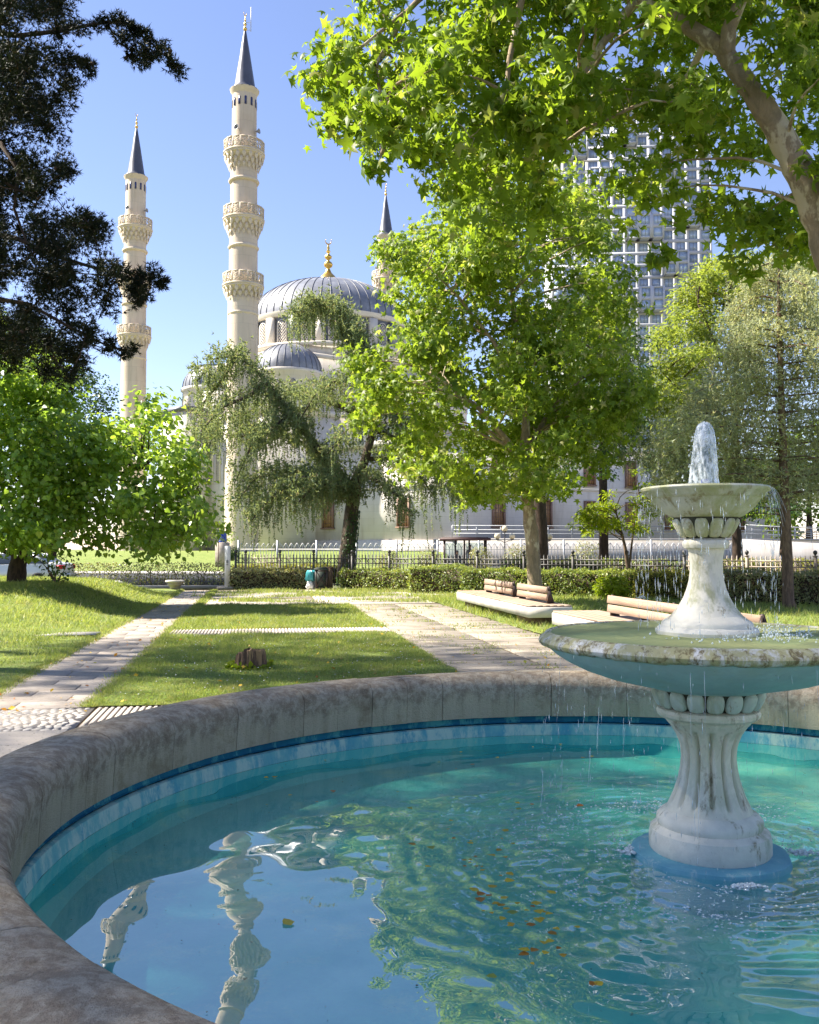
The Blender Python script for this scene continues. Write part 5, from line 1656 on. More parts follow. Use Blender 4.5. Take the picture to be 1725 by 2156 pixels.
put('trunk', tb, M['dark_bark'], con, (0, 0, 0), smooth=True)
lb = MB()
for pts, ra in (([(-60, 60), (40, 75), (130, 65), (200, 50), (260, 45), (330, 100), (380, 148)], .035), ([(-60, 120), (40, 90), (110, 130), (180, 145)], .02), ([(-60, 480), (30, 500), (120, 540), (220, 570), (290, 590), (350, 580)], .035),
                ([(-60, 620), (60, 640), (150, 690), (230, 730), (290, 740)], .03), ([(-60, 330), (20, 390), (80, 420), (120, 370), (165, 365)], .025), ([(0, 300), (40, 360), (30, 440), (60, 520), (110, 600)], .03), ([(-40, 560), (40, 560), (140, 470), (205, 465)], .02), ([(230, 55), (245, 85), (285, 115)], .012), ([(-60, 700), (40, 720), (90, 780)], .02)):
    q = [P(u, v, 11.4) for u, v in pts]
    lb.tube(q, np.linspace(ra, .006, len(q)), 6)
for i in range(0, len(cl), 2):
    j = r.integers(0, len(cl))
    dd = np.linalg.norm(C - C[i], axis=1)
    j = np.argsort(dd)[1 + r.integers(0, 3)]
    lb.tube([C[i], (C[i] + C[j]) / 2 + r.normal(0, .02, 3), C[j]], (.008, .007, .005), 4, cap=False)
put('branches', lb, M['dark_bark'], con, (0, 0, 0), smooth=True, kind='stuff')
cn = MB().lathe([(.0, 0), (.018, .006), (.024, .02), (.02, .036), (.008, .048), (0, .05)], 8).mesh('cone', True)
for i in range(26):
    p = C[r.integers(0, len(cl))] + r.normal(0, .06, 3)
    put('cone', cn, M['dark_bark'], con, p, (3.1, 0, 0))

# weeping cedar before the mosque
r = np.random.default_rng(95)
def strand_cloud(paths, step, lmin, lmax, tuft, L, w, k=3, side=.30, cover=4, dj=.8, droop_end=1.0):
    V = []
    for pts, d0, dens in paths:
        pp = np.array([P(u, v, d0 + dz) for u, v, dz in pts])
        seg = np.linalg.norm(np.diff(pp, axis=0), axis=1)
        cs = np.r_[0, np.cumsum(seg)]
        n = int(cs[-1] / step * dens)
        tt = r.random(n) * cs[-1]
        base = np.stack([np.interp(tt, cs, pp[:, i]) for i in range(3)], -1)
        base += r.normal(0, 1, (n, 3)) * np.array((side, dj, .12))
        # top cover
        m = np.repeat(np.arange(n), cover)
        cp = base[m] + r.normal(0, .16, (len(m), 3))
        V.append(needles(cp, np.tile((0, -.1, .35), (len(m), 1)) + r.normal(0, .5, (len(m), 3)), k + 2, L * 1.2, w * 1.2, r))
        # hanging strands
        ln = r.uniform(lmin, lmax, n) * (.5 + .5 * r.random(n)) * np.clip(.35 + 1.2 * tt / cs[-1], .35, 1.15)
        mt = int(lmax / tuft)
        q = np.arange(mt) * tuft
        ok = q[None] < ln[:, None]
        sw = r.normal(0, .10, (n, 2))
        pos = base[:, None] + np.stack([sw[:, :1] * q[None] ** .8, sw[:, 1:] * q[None] ** .8, -q[None] + 0 * ln[:, None]], -1)
        pos = pos[ok]
        V.append(needles(pos, np.tile((0, 0, -1.0), (len(pos), 1)), k, L, w, r, .55))
    return np.concatenate(V)
CD = 41.0
paths = [([(750, 1030, 0), (715, 1005, 0), (660, 930, -.5), (610, 860, -1), (560, 795, -1.3), (500, 740, -1.6), (450, 750, -1.8), (413, 800, -2)], CD, 1.0),
         ([(800, 780, 0), (770, 730, 0), (745, 690, .2), (710, 642, .3), (660, 634, .4), (622, 668, .5)], CD, 1.35),
         ([(790, 870, 0), (720, 850, .8), (650, 825, 1.2), (600, 822, 1.6), (540, 850, 2.0), (480, 890, 2.4)], CD, 1.0),
         ([(745, 1050, 0), (690, 1000, -1), (610, 985, -1.8), (540, 1000, -2.4), (490, 1060, -2.8)], CD, 1.1),
         ([(800, 830, 0), (840, 870, -.5), (880, 910, -1), (930, 960, -1.5), (965, 1020, -2)], CD, 1.0),
         ([(775, 960, 0), (830, 960, .8), (880, 990, 1.6), (915, 1040, 2.2)], CD, 1.0),
         ([(715, 1000, 0), (640, 930, .8), (570, 900, 1.4), (500, 915, 2.0), (440, 900, 2.4)], CD, 1.0),
         ([(795, 830, 0), (745, 790, -.6), (700, 800, -1.0), (660, 830, -1.4), (620, 900, -1.6)], CD, .9),
         ([(742, 1040, 0), (700, 1040, 1.0), (640, 1030, 2.0), (580, 1040, 2.6)], CD, 1.0),
         ([(500, 740, -1.6), (470, 790, -1.0), (430, 840, -.6), (412, 880, -.4)], CD, .8),
         ([(560, 800, -1.3), (520, 830, -2.0), (470, 850, -2.6), (425, 900, -3.0), (420, 960, -3.2)], CD, .8),
         ([(610, 860, -1.0), (580, 890, -2.0), (530, 930, -2.8), (500, 1000, -3.2)], CD, .9),
         ([(745, 1040, 0), (700, 1010, -2.0), (660, 1020, -3.0), (620, 1060, -3.6)], CD, .9),
         ([(760, 990, 0), (800, 1010, -1.6), (840, 1040, -2.4), (870, 1080, -2.8)], CD, .9),
         ([(795, 860, 0), (770, 880, -1.6), (730, 900, -2.6), (690, 950, -3.0)], CD, .9),
         ([(790, 900, 0), (840, 920, 1.0), (900, 950, 2.0), (950, 1000, 2.6), (970, 1060, 2.8)], CD, .9),
         ([(700, 1020, 0), (640, 1000, -3.0), (570, 1040, -3.6), (530, 1090, -3.8)], CD, .9),
         ([(790, 760, 0), (800, 800, .5), (830, 850, 1.0), (850, 900, 1.4)], CD, .9),
         ([(772, 800, .3), (757, 735, .3), (735, 682, .3), (705, 640, .3)], CD, 2.2),
         ([(690, 636, .3), (660, 634, .4), (622, 668, .5)], CD, 1.6)]
ce = thing('weeping_cedar', 'weeping cedar with drooping curtains of foliage before the mosque', 'tree', (-2.85, CD, 0))
put('crown', tris(strand_cloud(paths, .038, .30, 1.8, .10, .15, .024, side=.26, cover=5, dj=.6)), M['cedar_needle'], ce, (0, 0, 0), kind='stuff')
tb = MB()
tk = [X(727, 1216, CD, .40), X(733, 1150, CD, .34), X(740, 1080, CD, .31), X(748, 1020, CD, .29), X(768, 970, CD, .20), X(788, 900, CD, .17), X(800, 820, CD, .13), X(797, 770, CD, .09), X(770, 730, CD, .06), X(710, 644, CD, .03)]
tb.tube([q[:3] for q in tk], [q[3] for q in tk], 12)
put('trunk', tb, M['cedar_bark'], ce, (0, 0, 0), smooth=True)
lb = MB()
for pts, d0, _ in paths:
    q = np.array([P(u, v + 6, d0 + dz) for u, v, dz in pts])
    lb.tube(q, np.linspace(.12, .02, len(q)), 6)
lb.tube([P(748, 1030, CD), P(715, 1015, CD), P(655, 925, CD - .3), P(600, 855, CD - .8), P(540, 780, CD - 1.2)], (.24, .21, .17, .12, .06), 8)
lb.tube([P(790, 890, CD), P(720, 858, CD + .6), P(650, 832, CD + 1)], (.14, .10, .05), 7)
lb.tube([P(745, 1050, CD), P(685, 1005, CD - 1), P(610, 992, CD - 1.6)], (.15, .11, .05), 7)
put('branches', lb, M['cedar_bark'], ce, (0, 0, 0), smooth=True, kind='stuff')
# ivy on its trunk
n = 1500
t_ = r.random(n) ** 1.2
pz = t_ * 3.3
ang = r.uniform(0, 2 * math.pi, n)
cx_ = np.interp(pz, [0, 1.2, 2.6, 4.2], [tk[0][0], tk[1][0], tk[2][0], tk[3][0]])
pos = np.c_[cx_ + (.40 - .025 * pz) * np.cos(ang), CD + (.40 - .025 * pz) * np.sin(ang), pz]
N = np.c_[np.cos(ang), np.sin(ang), np.zeros(n)] + r.normal(0, .3, (n, 3))
A, T, N = frames(N, np.tile((0, 0, -1.0), (n, 1)) + r.normal(0, .4, (n, 3)))
put('ivy', MB().add(*leaf_arrays(HEART, pos, A, T, N, r.uniform(.05, .10, n))), M['dark_leaf'], ce, (0, 0, 0), kind='stuff')

# blue cedar at the right
r = np.random.default_rng(97)
BD = 24.0
paths = []
vv = 560
k = 0
while vv < 1050:
    for sgn in (-1, 1):
        Lp = (60 + .52 * (vv - 540)) * r.uniform(.8, 1.15)
        Lp = min(Lp, 270)
        dz = r.uniform(-2.2, 2.2)
        u0 = 1643
        paths.append(([(u0, vv, 0), (u0 + sgn * Lp * .35, vv - 8, dz * .35), (u0 + sgn * Lp * .7, vv + 2, dz * .7), (u0 + sgn * Lp, vv + 26, dz)], BD + .3, 1.0))
    vv += 34
    k += 1
bc = thing('blue_cedar', 'silvery blue green cedar with tiered boughs at the right', 'tree', (9.75, BD, 0))
put('crown', tris(strand_cloud(paths, .026, .15, .80, .07, .095, .013, k=3, side=.16, cover=6, dj=.4)), M['blue_needle'], bc, (0, 0, 0), kind='stuff')
tb = MB()
tk2 = [(9.85, BD, -.05, .20), X(1660, 1265, BD, .155), X(1658, 1180, BD, .14), X(1654, 1080, BD, .125), X(1649, 960, BD, .11), X(1644, 800, BD, .08), X(1640, 640, BD, .05), X(1640, 540, BD, .02)]
tb.tube([q[:3] for q in tk2], [q[3] for q in tk2], 10)
put('trunk', tb, M['brown_bark'], bc, (0, 0, 0), smooth=True)
lb = MB()
for pts, d0, _ in paths:
    q = np.array([P(u, v + 3, d0 - .3 + dz) for u, v, dz in pts])
    lb.tube(q, np.linspace(.03, .006, len(q)), 5)
for i in range(18):
    v = r.uniform(930, 1090); sg = r.choice((-1, 1)); L = r.uniform(20, 90)
    lb.tube([P(1645, v, BD), P(1645 + sg * L * .6, v - 4, BD + r.normal(0, .4)), P(1645 + sg * L, v + r.uniform(-15, 25), BD + r.normal(0, .6))], (.02, .012, .004), 4)
put('branches', lb, M['brown_bark'], bc, (0, 0, 0), smooth=True, kind='stuff')
# grey green cedar behind the young plane
paths = [([(1270, v, 0), (1270 + sg * L * .5, v - 6, 0), (1270 + sg * L, v + 14, 0)], 52.0, 1.0) for v in range(640, 980, 36) for sg, L in ((-1, 40 + .25 * (v - 600)), (1, 40 + .22 * (v - 600)))]
gc = thing('grey_cedar', 'grey green cedar half hidden behind the young plane tree crown', 'tree', (10.9, 52, 0))
put('crown', tris(strand_cloud(paths, .05, .3, 1.4, .13, .2, .035, k=3, side=.35, cover=4)), M['cedar_needle'], gc, (0, 0, 0), kind='stuff')
tb = MB()
tb.tube([(10.9, 52, -.1), P(1270, 1000, 52), P(1270, 800, 52), P(1270, 630, 52)], (.3, .24, .15, .03), 8)
put('trunk', tb, M['dark_bark'], gc, (0, 0, 0), smooth=True)
# unseen trees added left of the frame to shade the pool and lawn
for (x, y, h, R_, sd, lab) in ((-17.4, 6.7, 19.0, 5.1, 1, 'added unseen leafy tree left of the pool to shade it'), (-18.8, 16.2, 18.2, 4.2, 2, 'added unseen leafy tree left of the path to shade the lawn')):
    rr2 = np.random.default_rng(200 + sd)
    cl = [(np.array((x, y, h)) + norm(rr2.normal(size=3)) * np.array((R_, R_, R_ * .85)) * rr2.random() ** .4, rr2.uniform(.5, .9)) for _ in range(70)]
    cr = crown(cl, (14500, 7500)[sd - 1], (.13, .22), 210 + sd, twig=1.6)
    trunk = [(x, y, -.05, .38), (x + .1, y, 2.5, .30), (x, y + .1, h * .6, .18), (x, y, h, .08)]
    make_tree('added_shade_tree', lab, 'tree', trunk, cl, cr, SMALL, M['plane_leaf'], M['brown_bark'], 0, .06, 2, 0, 20 + sd)
# ------------------------------------------------------------------ hedges and shrubs
def hedge(name, label, line, width, height, lm, n, size, seed, cat='hedge', dens_core=True, wob_=.03, group=None):
    """clipped hedge along a polyline (front foot line), leaves on a dark twiggy core"""
    r = np.random.default_rng(seed)
    L = np.array(line, float)
    t = thing(name, label, cat, (*L[0], 0), group)
    seg = np.linalg.norm(np.diff(L, axis=0), axis=1)
    tot = seg.sum()
    cs = np.r_[0, np.cumsum(seg)]
    core = MB()
    P_, N_, Z_ = [], [], []
    k = max(2, int(tot / .5))
    q = np.linspace(0, tot, k)
    xy = np.stack([np.interp(q, cs, L[:, i]) for i in range(2)], -1)
    tg = norm(np.gradient(xy, axis=0))
    nr = np.c_[-tg[:, 1], tg[:, 0]]
    if nr[0][1] < 0:
        nr = -nr
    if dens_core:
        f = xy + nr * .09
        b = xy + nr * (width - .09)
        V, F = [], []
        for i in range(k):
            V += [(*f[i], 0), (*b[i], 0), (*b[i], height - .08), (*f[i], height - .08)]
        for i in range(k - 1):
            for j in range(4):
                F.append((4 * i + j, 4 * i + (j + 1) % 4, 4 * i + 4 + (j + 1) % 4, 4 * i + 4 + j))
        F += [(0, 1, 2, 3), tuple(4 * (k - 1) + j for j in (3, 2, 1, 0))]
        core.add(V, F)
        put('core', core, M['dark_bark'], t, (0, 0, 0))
    w = np.array([tot * height, tot * width, 2 * width * height])
    face = r.choice(3, n, p=w / w.sum())
    s = r.random(n) * tot
    xy = np.stack([np.interp(s, cs, L[:, i]) for i in range(2)], -1)
    ii = np.clip(np.searchsorted(cs, s) - 1, 0, len(seg) - 1)
    tg = norm(np.diff(L, axis=0))[ii]
    nr = np.c_[-tg[:, 1], tg[:, 0]]
    nr = np.where(nr[:, 1:] < 0, -nr, nr)
    dpt = np.where(face == 0, 0, r.random(n) * width)
    z = np.where(face == 1, height, r.random(n) * height)
    end = face == 2
    e_hi = r.random(n) < .5
    xy = np.where(end[:, None], np.where(e_hi[:, None], L[-1], L[0]), xy)
    pos = np.c_[xy + nr * dpt[:, None], z]
    bump_ = wob_ * (np.sin(s * 3.1 + z * 4) + np.sin(s * 7.3 + z * 9 + 1) + np.sin(dpt * 8 + s * 5))
    out = np.where((face == 0)[:, None], np.c_[-nr, np.zeros(n)], np.where((face == 1)[:, None], (0, 0, 1.0), np.where(e_hi[:, None], np.c_[tg, np.zeros(n)], np.c_[-tg, np.zeros(n)])))
    pos += out * (bump_ + r.normal(0, .035, n))[:, None]
    if not dens_core:
        pos = np.c_[xy + nr * (r.random(n) * width)[:, None], r.random(n) ** .8 * height] + r.normal(0, .03, (n, 3))
    N = out + .7 * r.normal(size=(n, 3)) + np.array((0, 0, .45))
    A, T, N = frames(N, r.normal(size=(n, 3)) + out * .4)
    put('foliage', MB().add(*leaf_arrays(SMALL, pos, A, T, N, r.uniform(*size, n))), lm, t, (0, 0, 0), kind='stuff')
    if not dens_core:
        b = MB()
        for i in range(int(tot * 5)):
            s0 = r.random() * tot
            p = np.array([np.interp(s0, cs, L[:, j]) for j in range(2)])
            h = height * r.uniform(.6, 1.0)
            b.tube([(*p, 0), (*(p + r.normal(0, .06, 2)), h * .5), (*(p + r.normal(0, .12, 2)), h)], (.012, .009, .004), 4, cap=False)
        put('stems', b, M['brown_bark'], t, (0, 0, 0), kind='stuff')
    return t
def gx(u, d):
    return ((u - CX) / FPX * d, d)
HS = (.045, .085)
hedge('hedge', 'low clipped hedge between the white post and the litter bin', [gx(484, 36.6), gx(560, 36.4), gx(648, 36.6)], 1.0, .74, M['hedge_pale'], 5200, (.05, .09), 1, group='clipped hedges along the park fence')
hedge('hedge', 'low clipped hedge right of the weeping cedar trunk', [gx(716, 36.2), gx(864, 34.5)], .9, .76, M['hedge_leaf'], 5200, HS, 2, group='clipped hedges along the park fence')
hedge('hedge', 'taller clipped hedge block left of the benches', [gx(862, 33.2), gx(972, 32.4)], 1.3, .93, M['hedge_leaf'], 4800, HS, 3, group='clipped hedges along the park fence')
hedge('hedge', 'long clipped dark hedge behind the benches and plane trunk', [gx(972, 32.2), gx(1150, 30.6), gx(1325, 29.4)], .9, .84, M['hedge_leaf'], 10500, HS, 4, group='clipped hedges along the park fence')
hedge('hedge', 'yellowish clipped hedge behind the fountain column', [gx(1335, 29.2), gx(1462, 28.0)], .9, .82, M['hedge_lime'], 6000, HS, 5, group='clipped hedges along the park fence')
hedge('hedge', 'clipped hedge at the right behind the blue cedar trunk', [gx(1462, 27.6), gx(1600, 26.4), gx(1800, 24.6)], .9, .90, M['hedge_pale'], 9000, HS, 6, group='clipped hedges along the park fence')
hedge('hedge', 'dark hedge on the far side of the iron fence', [gx(1055, 42.5), gx(1250, 40), gx(1450, 37.5)], 1.0, 1.05, M['hedge_leaf'], 6000, (.06, .11), 7)
hedge('hedge', 'hedge beyond the iron fence at the right edge', [gx(1490, 34), gx(1780, 31)], 1.0, 1.12, M['hedge_lime'], 4500, (.06, .11), 8)
hedge('hedge', 'yellow green low hedge behind the left part of the iron fence', [gx(490, 43), gx(720, 42.5)], 1.0, .78, M['hedge_lime'], 4500, (.07, .12), 9)
hedge('loose_hedge', 'thin see-through hedge along the side street at left', [gx(125, 39.0), gx(300, 38.9), gx(474, 38.9)], .5, 1.0, M['hedge_pale'], 4200, (.055, .10), 10, dens_core=False)

def shrub(name, label, c, rad, n, lm, tm, size, seed, flat=1.0, stem=True, cat='shrub'):
    r = np.random.default_rng(seed)
    t = thing(name, label, cat, (c[0], c[1], c[2]))
    dv = norm(r.normal(size=(n, 3)))
    pos = np.array(c) + np.array((0, 0, rad * flat)) + dv * (rad * r.random(n) ** .3)[:, None] * np.array((1, 1, flat))
    A, T, N = frames(dv + np.array((0, 0, .5)) + .5 * r.normal(size=(n, 3)), dv + .6 * r.normal(size=(n, 3)))
    put('foliage', MB().add(*leaf_arrays(tm, pos, A, T, N, r.uniform(*size, n))), lm, t, (0, 0, 0), kind='stuff')
    b = MB()
    for i in range(9):
        e = pos[r.integers(0, n)]
        b.tube([c, (np.array(c) + e) / 2 + r.normal(0, .05, 3), e], (.03, .018, .006), 5, cap=False)
    put('stems', b, M['brown_bark'], t, (0, 0, 0), kind='stuff')
    return t
shrub('lime_shrub', 'lime green shrub glowing before the hedge left of the sapling', (*gx(1288, 28.8), .02), .52, 900, M['young_leaf'], NARROW, (.12, .22), 1, .72)
shrub('ball_shrub', 'round clipped ball shrub below the blue barrel', (*gx(490, 66), .75), .55, 1500, M['dark_leaf'], SMALL, (.06, .1), 2)
for k, (u, d, z, rd, lab) in enumerate(((1012, 58, 0, .8, 'pale leafy bush right of the bus shelter'), (1090, 57, 0, .9, 'pale leafy bush right of the three globe lamp'), (1235, 56, 0, 1.0, 'pale bush by the terrace wall behind the sapling'), (820, 52, 0, .7, 'pale leafy bush behind the fence left of the shelter'), (905, 52, 0, .75, 'leafy bush behind the fence just left of the bus shelter'))):
    shrub('street_bush', lab, (*gx(u, d), z), rd, 900, M['hedge_pale'], NARROW, (.12, .2), 30 + k, 1.1)
shrub('bare_shrub', 'small twiggy dark shrub on the crest of the left lawn', (*gx(122, 25.5), float(gh(gx(122, 25.5)[0], 25.5))), .62, 190, M['dark_leaf'], HEART, (.05, .09), 3, .85)

# ------------------------------------------------------------------ iron park fence
post_us = [(497, 38.9), (518, 38.2), (590, 37.3), (661, 36.4), (742, 37.6), (820, 37.0), (912, 36.2), (1005, 35.2), (1103, 34.0), (1206, 33.0), (1320, 31.9), (1440, 30.7), (1572, 29.3), (1716, 27.9), (1860, 26.6)]
fps = [np.array(gx(u, 38.3 - (u - 500) * .0085)) for u, _ in post_us]
fe = thing('iron_fence', 'dark iron park fence with ball topped posts and crossed band', 'fence', (*fps[0], 0))
pm = MB().box((0, 0, .68), (.085, .085, 1.36)).box((0, 0, 1.37), (.12, .12, .03)).mesh('post')
bm_ = MB().lathe([(.0, 0), (.03, .01), (.03, .03), (.055, .06), (.065, .10), (.055, .14), (.02, .165), (0, .17)], 12).mesh('ball', True)
pk = MB().box((0, 0, .72), (.030, .030, 1.18))
pk.add([(-.022, -.02, 1.31), (.022, -.02, 1.31), (.022, .02, 1.31), (-.022, .02, 1.31), (0, 0, 1.40)], [(0, 1, 4), (1, 2, 4), (2, 3, 4), (3, 0, 4)])
pkm = pk.mesh('picket')
pk2 = pkm.copy(); pk2.materials.clear(); pk2.materials.append(M['iron_pale'])
pm2 = pm.copy(); pm2.materials.clear(); pm2.materials.append(M['iron_pale'])
for k, p in enumerate(fps):
    lite = k in (1, 2, 13, 12)
    o = put('post', pm2 if lite else pm, M['iron'], fe, (*p, 0))
    put('ball', bm_, M['iron'], o, (*p, 1.38))
for a, b in zip(fps[:-1], fps[1:]):
    k = [i for i, q_ in enumerate(fps) if q_ is a][0]
    mt = M['iron_pale'] if k in (1, 2, 11, 12, 13) else M['iron']
    d = b - a
    L = np.linalg.norm(d)
    rz = math.atan2(d[1], d[0])
    c = (a + b) / 2
    for z in (.18, 1.03, 1.21):
        put('rail', MB().box((0, 0, 0), (L - .09, .04, .038)), mt, fe, (c[0], c[1], z), (0, 0, rz))
    n = max(2, int(round(L / .15)))
    xb = MB()
    for i in range(1, n):
        p = a + d * i / n
        put('picket', pk2 if mt == M['iron_pale'] else pkm, mt, fe, (*p, 0), (0, 0, rz))
    for i in range(n):
        if i % 2:
            continue
        x = -L / 2 + L * (i + .5) / n
        w = L / n * .42
        for sg in (1, -1):
            xb.tube([(x - w, 0, 1.12 - sg * .075), (x + w, 0, 1.12 + sg * .075)], .014, 4)
    if xb.n:
        put('cross_band', xb, mt, fe, (c[0], c[1], 0), (0, 0, rz), kind='stuff')

# ------------------------------------------------------------------ white fence of pointed arches beyond the street
wf = thing('arched_fence', 'white metal fence of interlaced pointed arches beyond the street', 'fence', (*gx(503, 67), 0))
w0, w1 = np.array(gx(503, 67.5)), np.array(gx(1560, 62.0))
WLn = np.linalg.norm(w1 - w0)
wd = (w1 - w0) / WLn
wrz = math.atan2(wd[1], wd[0])
NAR = 84
pit = WLn / NAR
ar = MB()
q = np.linspace(0, 1, 6)
ar.tube([(-pit * .5, 0, 0), (-pit * .5, 0, 1.45)], .022, 4)
for sg in (1, -1):
    xs = sg * pit * (.5 - .5 * q ** 1.6)
    ar.tube(np.c_[xs, np.zeros(6), 1.45 + .42 * q], .022, 4)
ar.tube([(0, 0, 0), (0, 0, 1.87)], .016, 4)
arm = ar.mesh('arch_bar')
for k in range(NAR):
    p = w0 + wd * pit * (k + .5)
    put('arch_bar', arm, M['white_metal'], wf, (*p, .12), (0, 0, wrz))
for z in (.3, 1.55):
    c = (w0 + w1) / 2
    put('rail', MB().box((0, 0, 0), (WLn, .03, .05)), M['white_metal'], wf, (c[0], c[1], z), (0, 0, wrz))
pmw = MB().box((0, 0, 1.1), (.13, .13, 2.2)).mesh('post')
for k in range(0, NAR + 1, 7):
    p = w0 + wd * pit * k
    put('post', pmw, M['grey_metal'], wf, (*p, 0), (0, 0, wrz))

# ------------------------------------------------------------------ benches
BW, BL, BZ = .92, 6.9, .45
def bench(label, s0, t0, backs):
    c = ST(s0, t0)
    t = thing('bench', label, 'bench', (c[0], c[1], 0), 'long concrete benches with timber seats')
    def loc(s, tt, z):
        p = ST(s0 + s, t0 + tt)
        return (p[0], p[1], z)
    put('concrete_slab', MB().cbox((0, 0, 0), (BW, BL, .21), .010), M['bench_concrete'], t, loc(BW / 2, BL / 2, BZ - .04 - .105), (0, 0, A0))
    for tt in (.9, BL - .9, BL / 2):
        put('pedestal', MB().box((0, 0, 0), (BW - .3, .9, .22), top=1.05), M['bench_base'], t, loc(BW / 2, tt, .09), (0, 0, A0))
    wpl = MB().cbox((0, 0, 0), (.145, 2.27, .035), .006).mesh('seat_plank')
    for j in range(6):
        for i in range(3):
            put('seat_plank', wpl, M['wood'], t, loc(.085 + j * .15, 1.16 + i * 2.29, BZ - .02), (0, 0, A0))
    for (b0, b1) in backs:
        L = b1 - b0
        for z in (.575, .73):
            o = put('back_plank', MB().cbox((0, 0, 0), (.045, L, .135), .006), M['wood'], t, loc(.56, (b0 + b1) / 2, z), (0, math.radians(8), A0))
        for tt in np.linspace(b0 + .05, b1 - .05, max(2, int(L / 1.2) + 1)):
            put('back_bracket', MB().slab([(.0, 0), (.16, 0), (.14, .06), (.055, .36), (.02, .36)], (0, 0, 0), (1, 0, 0), UP, (0, 1, 0), -.025, .025), M['dark_metal'], t, loc(.575, tt, BZ - .002), (0, 0, A0))
    return t
bench('concrete bench with two timber backrests beside the plane trunk', 7.0, 8.45, ((.55, 2.75), (3.25, 5.9)))
bench('concrete bench with one long timber backrest partly behind the fountain bowl', 7.0, .05, ((.6, 5.5),))

# ------------------------------------------------------------------ small things in the park
p = gx(480, 36.6)
sp = thing('sign_post', 'slim white upright sign slab with a small dark emblem', 'sign', (*p, 0))
put('panel', MB().cbox((0, 0, .85), (.21, .10, 1.70), .01), M['white_paint'], sp, (*p, 0))
put('foot', MB().cbox((-.08, 0, .05), (.62, .40, .10), .02), M['pedestal_stone'], sp, (*p, 0))
em = MB()
for i, (x, z, w, h) in enumerate(((-.03, 1.08, .018, .10), (0, 1.09, .018, .13), (.03, 1.08, .018, .10), (0, .99, .09, .02), (0, .955, .09, .015))):
    em.box((x, -.056, z), (w, .006, h))
put('emblem', em, M['ink'], sp, (*p, 0))
p = gx(677, 35.6)
lb_ = thing('litter_bin', 'dark green boxy litter bin in the gap of the hedge', 'bin', (*p, 0))
put('body', MB().box((0, 0, .42), (.46, .44, .72), .12, 1.08), M['bin'], lb_, (*p, 0))
put('lid', MB().box((0, 0, .81), (.56, .54, .05), .12).box((0, .05, .855), (.4, .36, .04), .12), M['bin'], lb_, (*p, 0))
fx = MB()
for x in (-.2, .2):
    fx.box((x, -.245, .42), (.05, .03, .70))
fx.box((0, -.245, .75), (.35, .03, .05)).box((0, -.245, .1), (.35, .03, .05))
fx.tube([(-.18, -.25, .14), (.18, -.25, .72)], .02, 5).tube([(.18, -.25, .14), (-.18, -.25, .72)], .02, 5)
put('front_frame', fx, M['dark_metal'], lb_, (*p, 0), (0, 0, .12))
p2 = gx(692, 35.9)
bp = thing('timber_post', 'short weathered brown timber post right of the litter bin', 'post', (*p2, 0))
put('shaft', MB().box((0, 0, .42), (.30, .28, .84), .3, .94), M['brown_bark'], bp, (*p2, 0))
put('cap', MB().cbox((0, 0, .865), (.34, .32, .05), .02, .3), M['dark_bark'], bp, (*p2, 0))
# cyan rubbish bag
r = np.random.default_rng(3)
p = gx(655, 35.9)
qz = np.linspace(0, 1, 10)
def crumple(R, Z, th):
    sq = 1 / np.maximum(np.abs(np.cos(th + .3)), np.abs(np.sin(th + .3)))
    return R * (.35 + .65 * sq) * (1 + .10 * np.sin(5 * th + Z * 19) + .08 * np.sin(11 * th - Z * 31)), Z + .03 * np.sin(3 * th)
bag = thing('rubbish_bag', 'cyan plastic bag hung left of the litter bin', 'bag', (*p, 0))
put('sack', MB().lathe([(.01, .36), (.15, .37), (.18, .46), (.175, .60), (.165, .70), (.12, .74), (.01, .72)], 24, mod=crumple), M['cyan'], bag, (*p, 0), smooth=40)
put('torn_paper', MB().lathe([(.01, .04), (.13, .05), (.16, .14), (.13, .30), (.05, .37), (.01, .37)], 18, mod=crumple), M['paper'], bag, (*p, 0), smooth=40)
# stone planter bowls
for (u, d, lab) in ((370, 35.8, 'low stone bowl planter at the far end of the path'),):
    p = gx(u, d)
    t = thing('planter', lab, 'planter', (*p, 0))
    put('bowl', MB().lathe([(.10, 0), (.17, .02), (.19, .10), (.24, .18), (.28, .20), (.28, .30), (.25, .32), (.23, .26), (.01, .25)], 8), M['pedestal_stone'], t, (*p, 0), (0, 0, .3))
    put('rim', MB().lathe([(.25, .30), (.36, .305), (.37, .36), (.33, .385), (.25, .38)], 8), M['bench_concrete'], t, (*p, 0), (0, 0, .3))
p = gx(905 * 0 + 245, 36.0)
rk = thing('flat_stone', 'pale flat stone lying on the crest of the left lawn', 'stone', (*gx(242, 33.5), .28))
put('block', MB().lathe([(.0, .16), (.18, .155), (.30, .11), (.36, .03), (.34, -.06)], 10, mod=lambda R, Z, th: (R * (1 + .12 * np.sin(2 * th + 1) + .05 * np.sin(5 * th)), Z)), M['bench_concrete'], rk, (*gx(242, 33.5), .28), smooth=40)
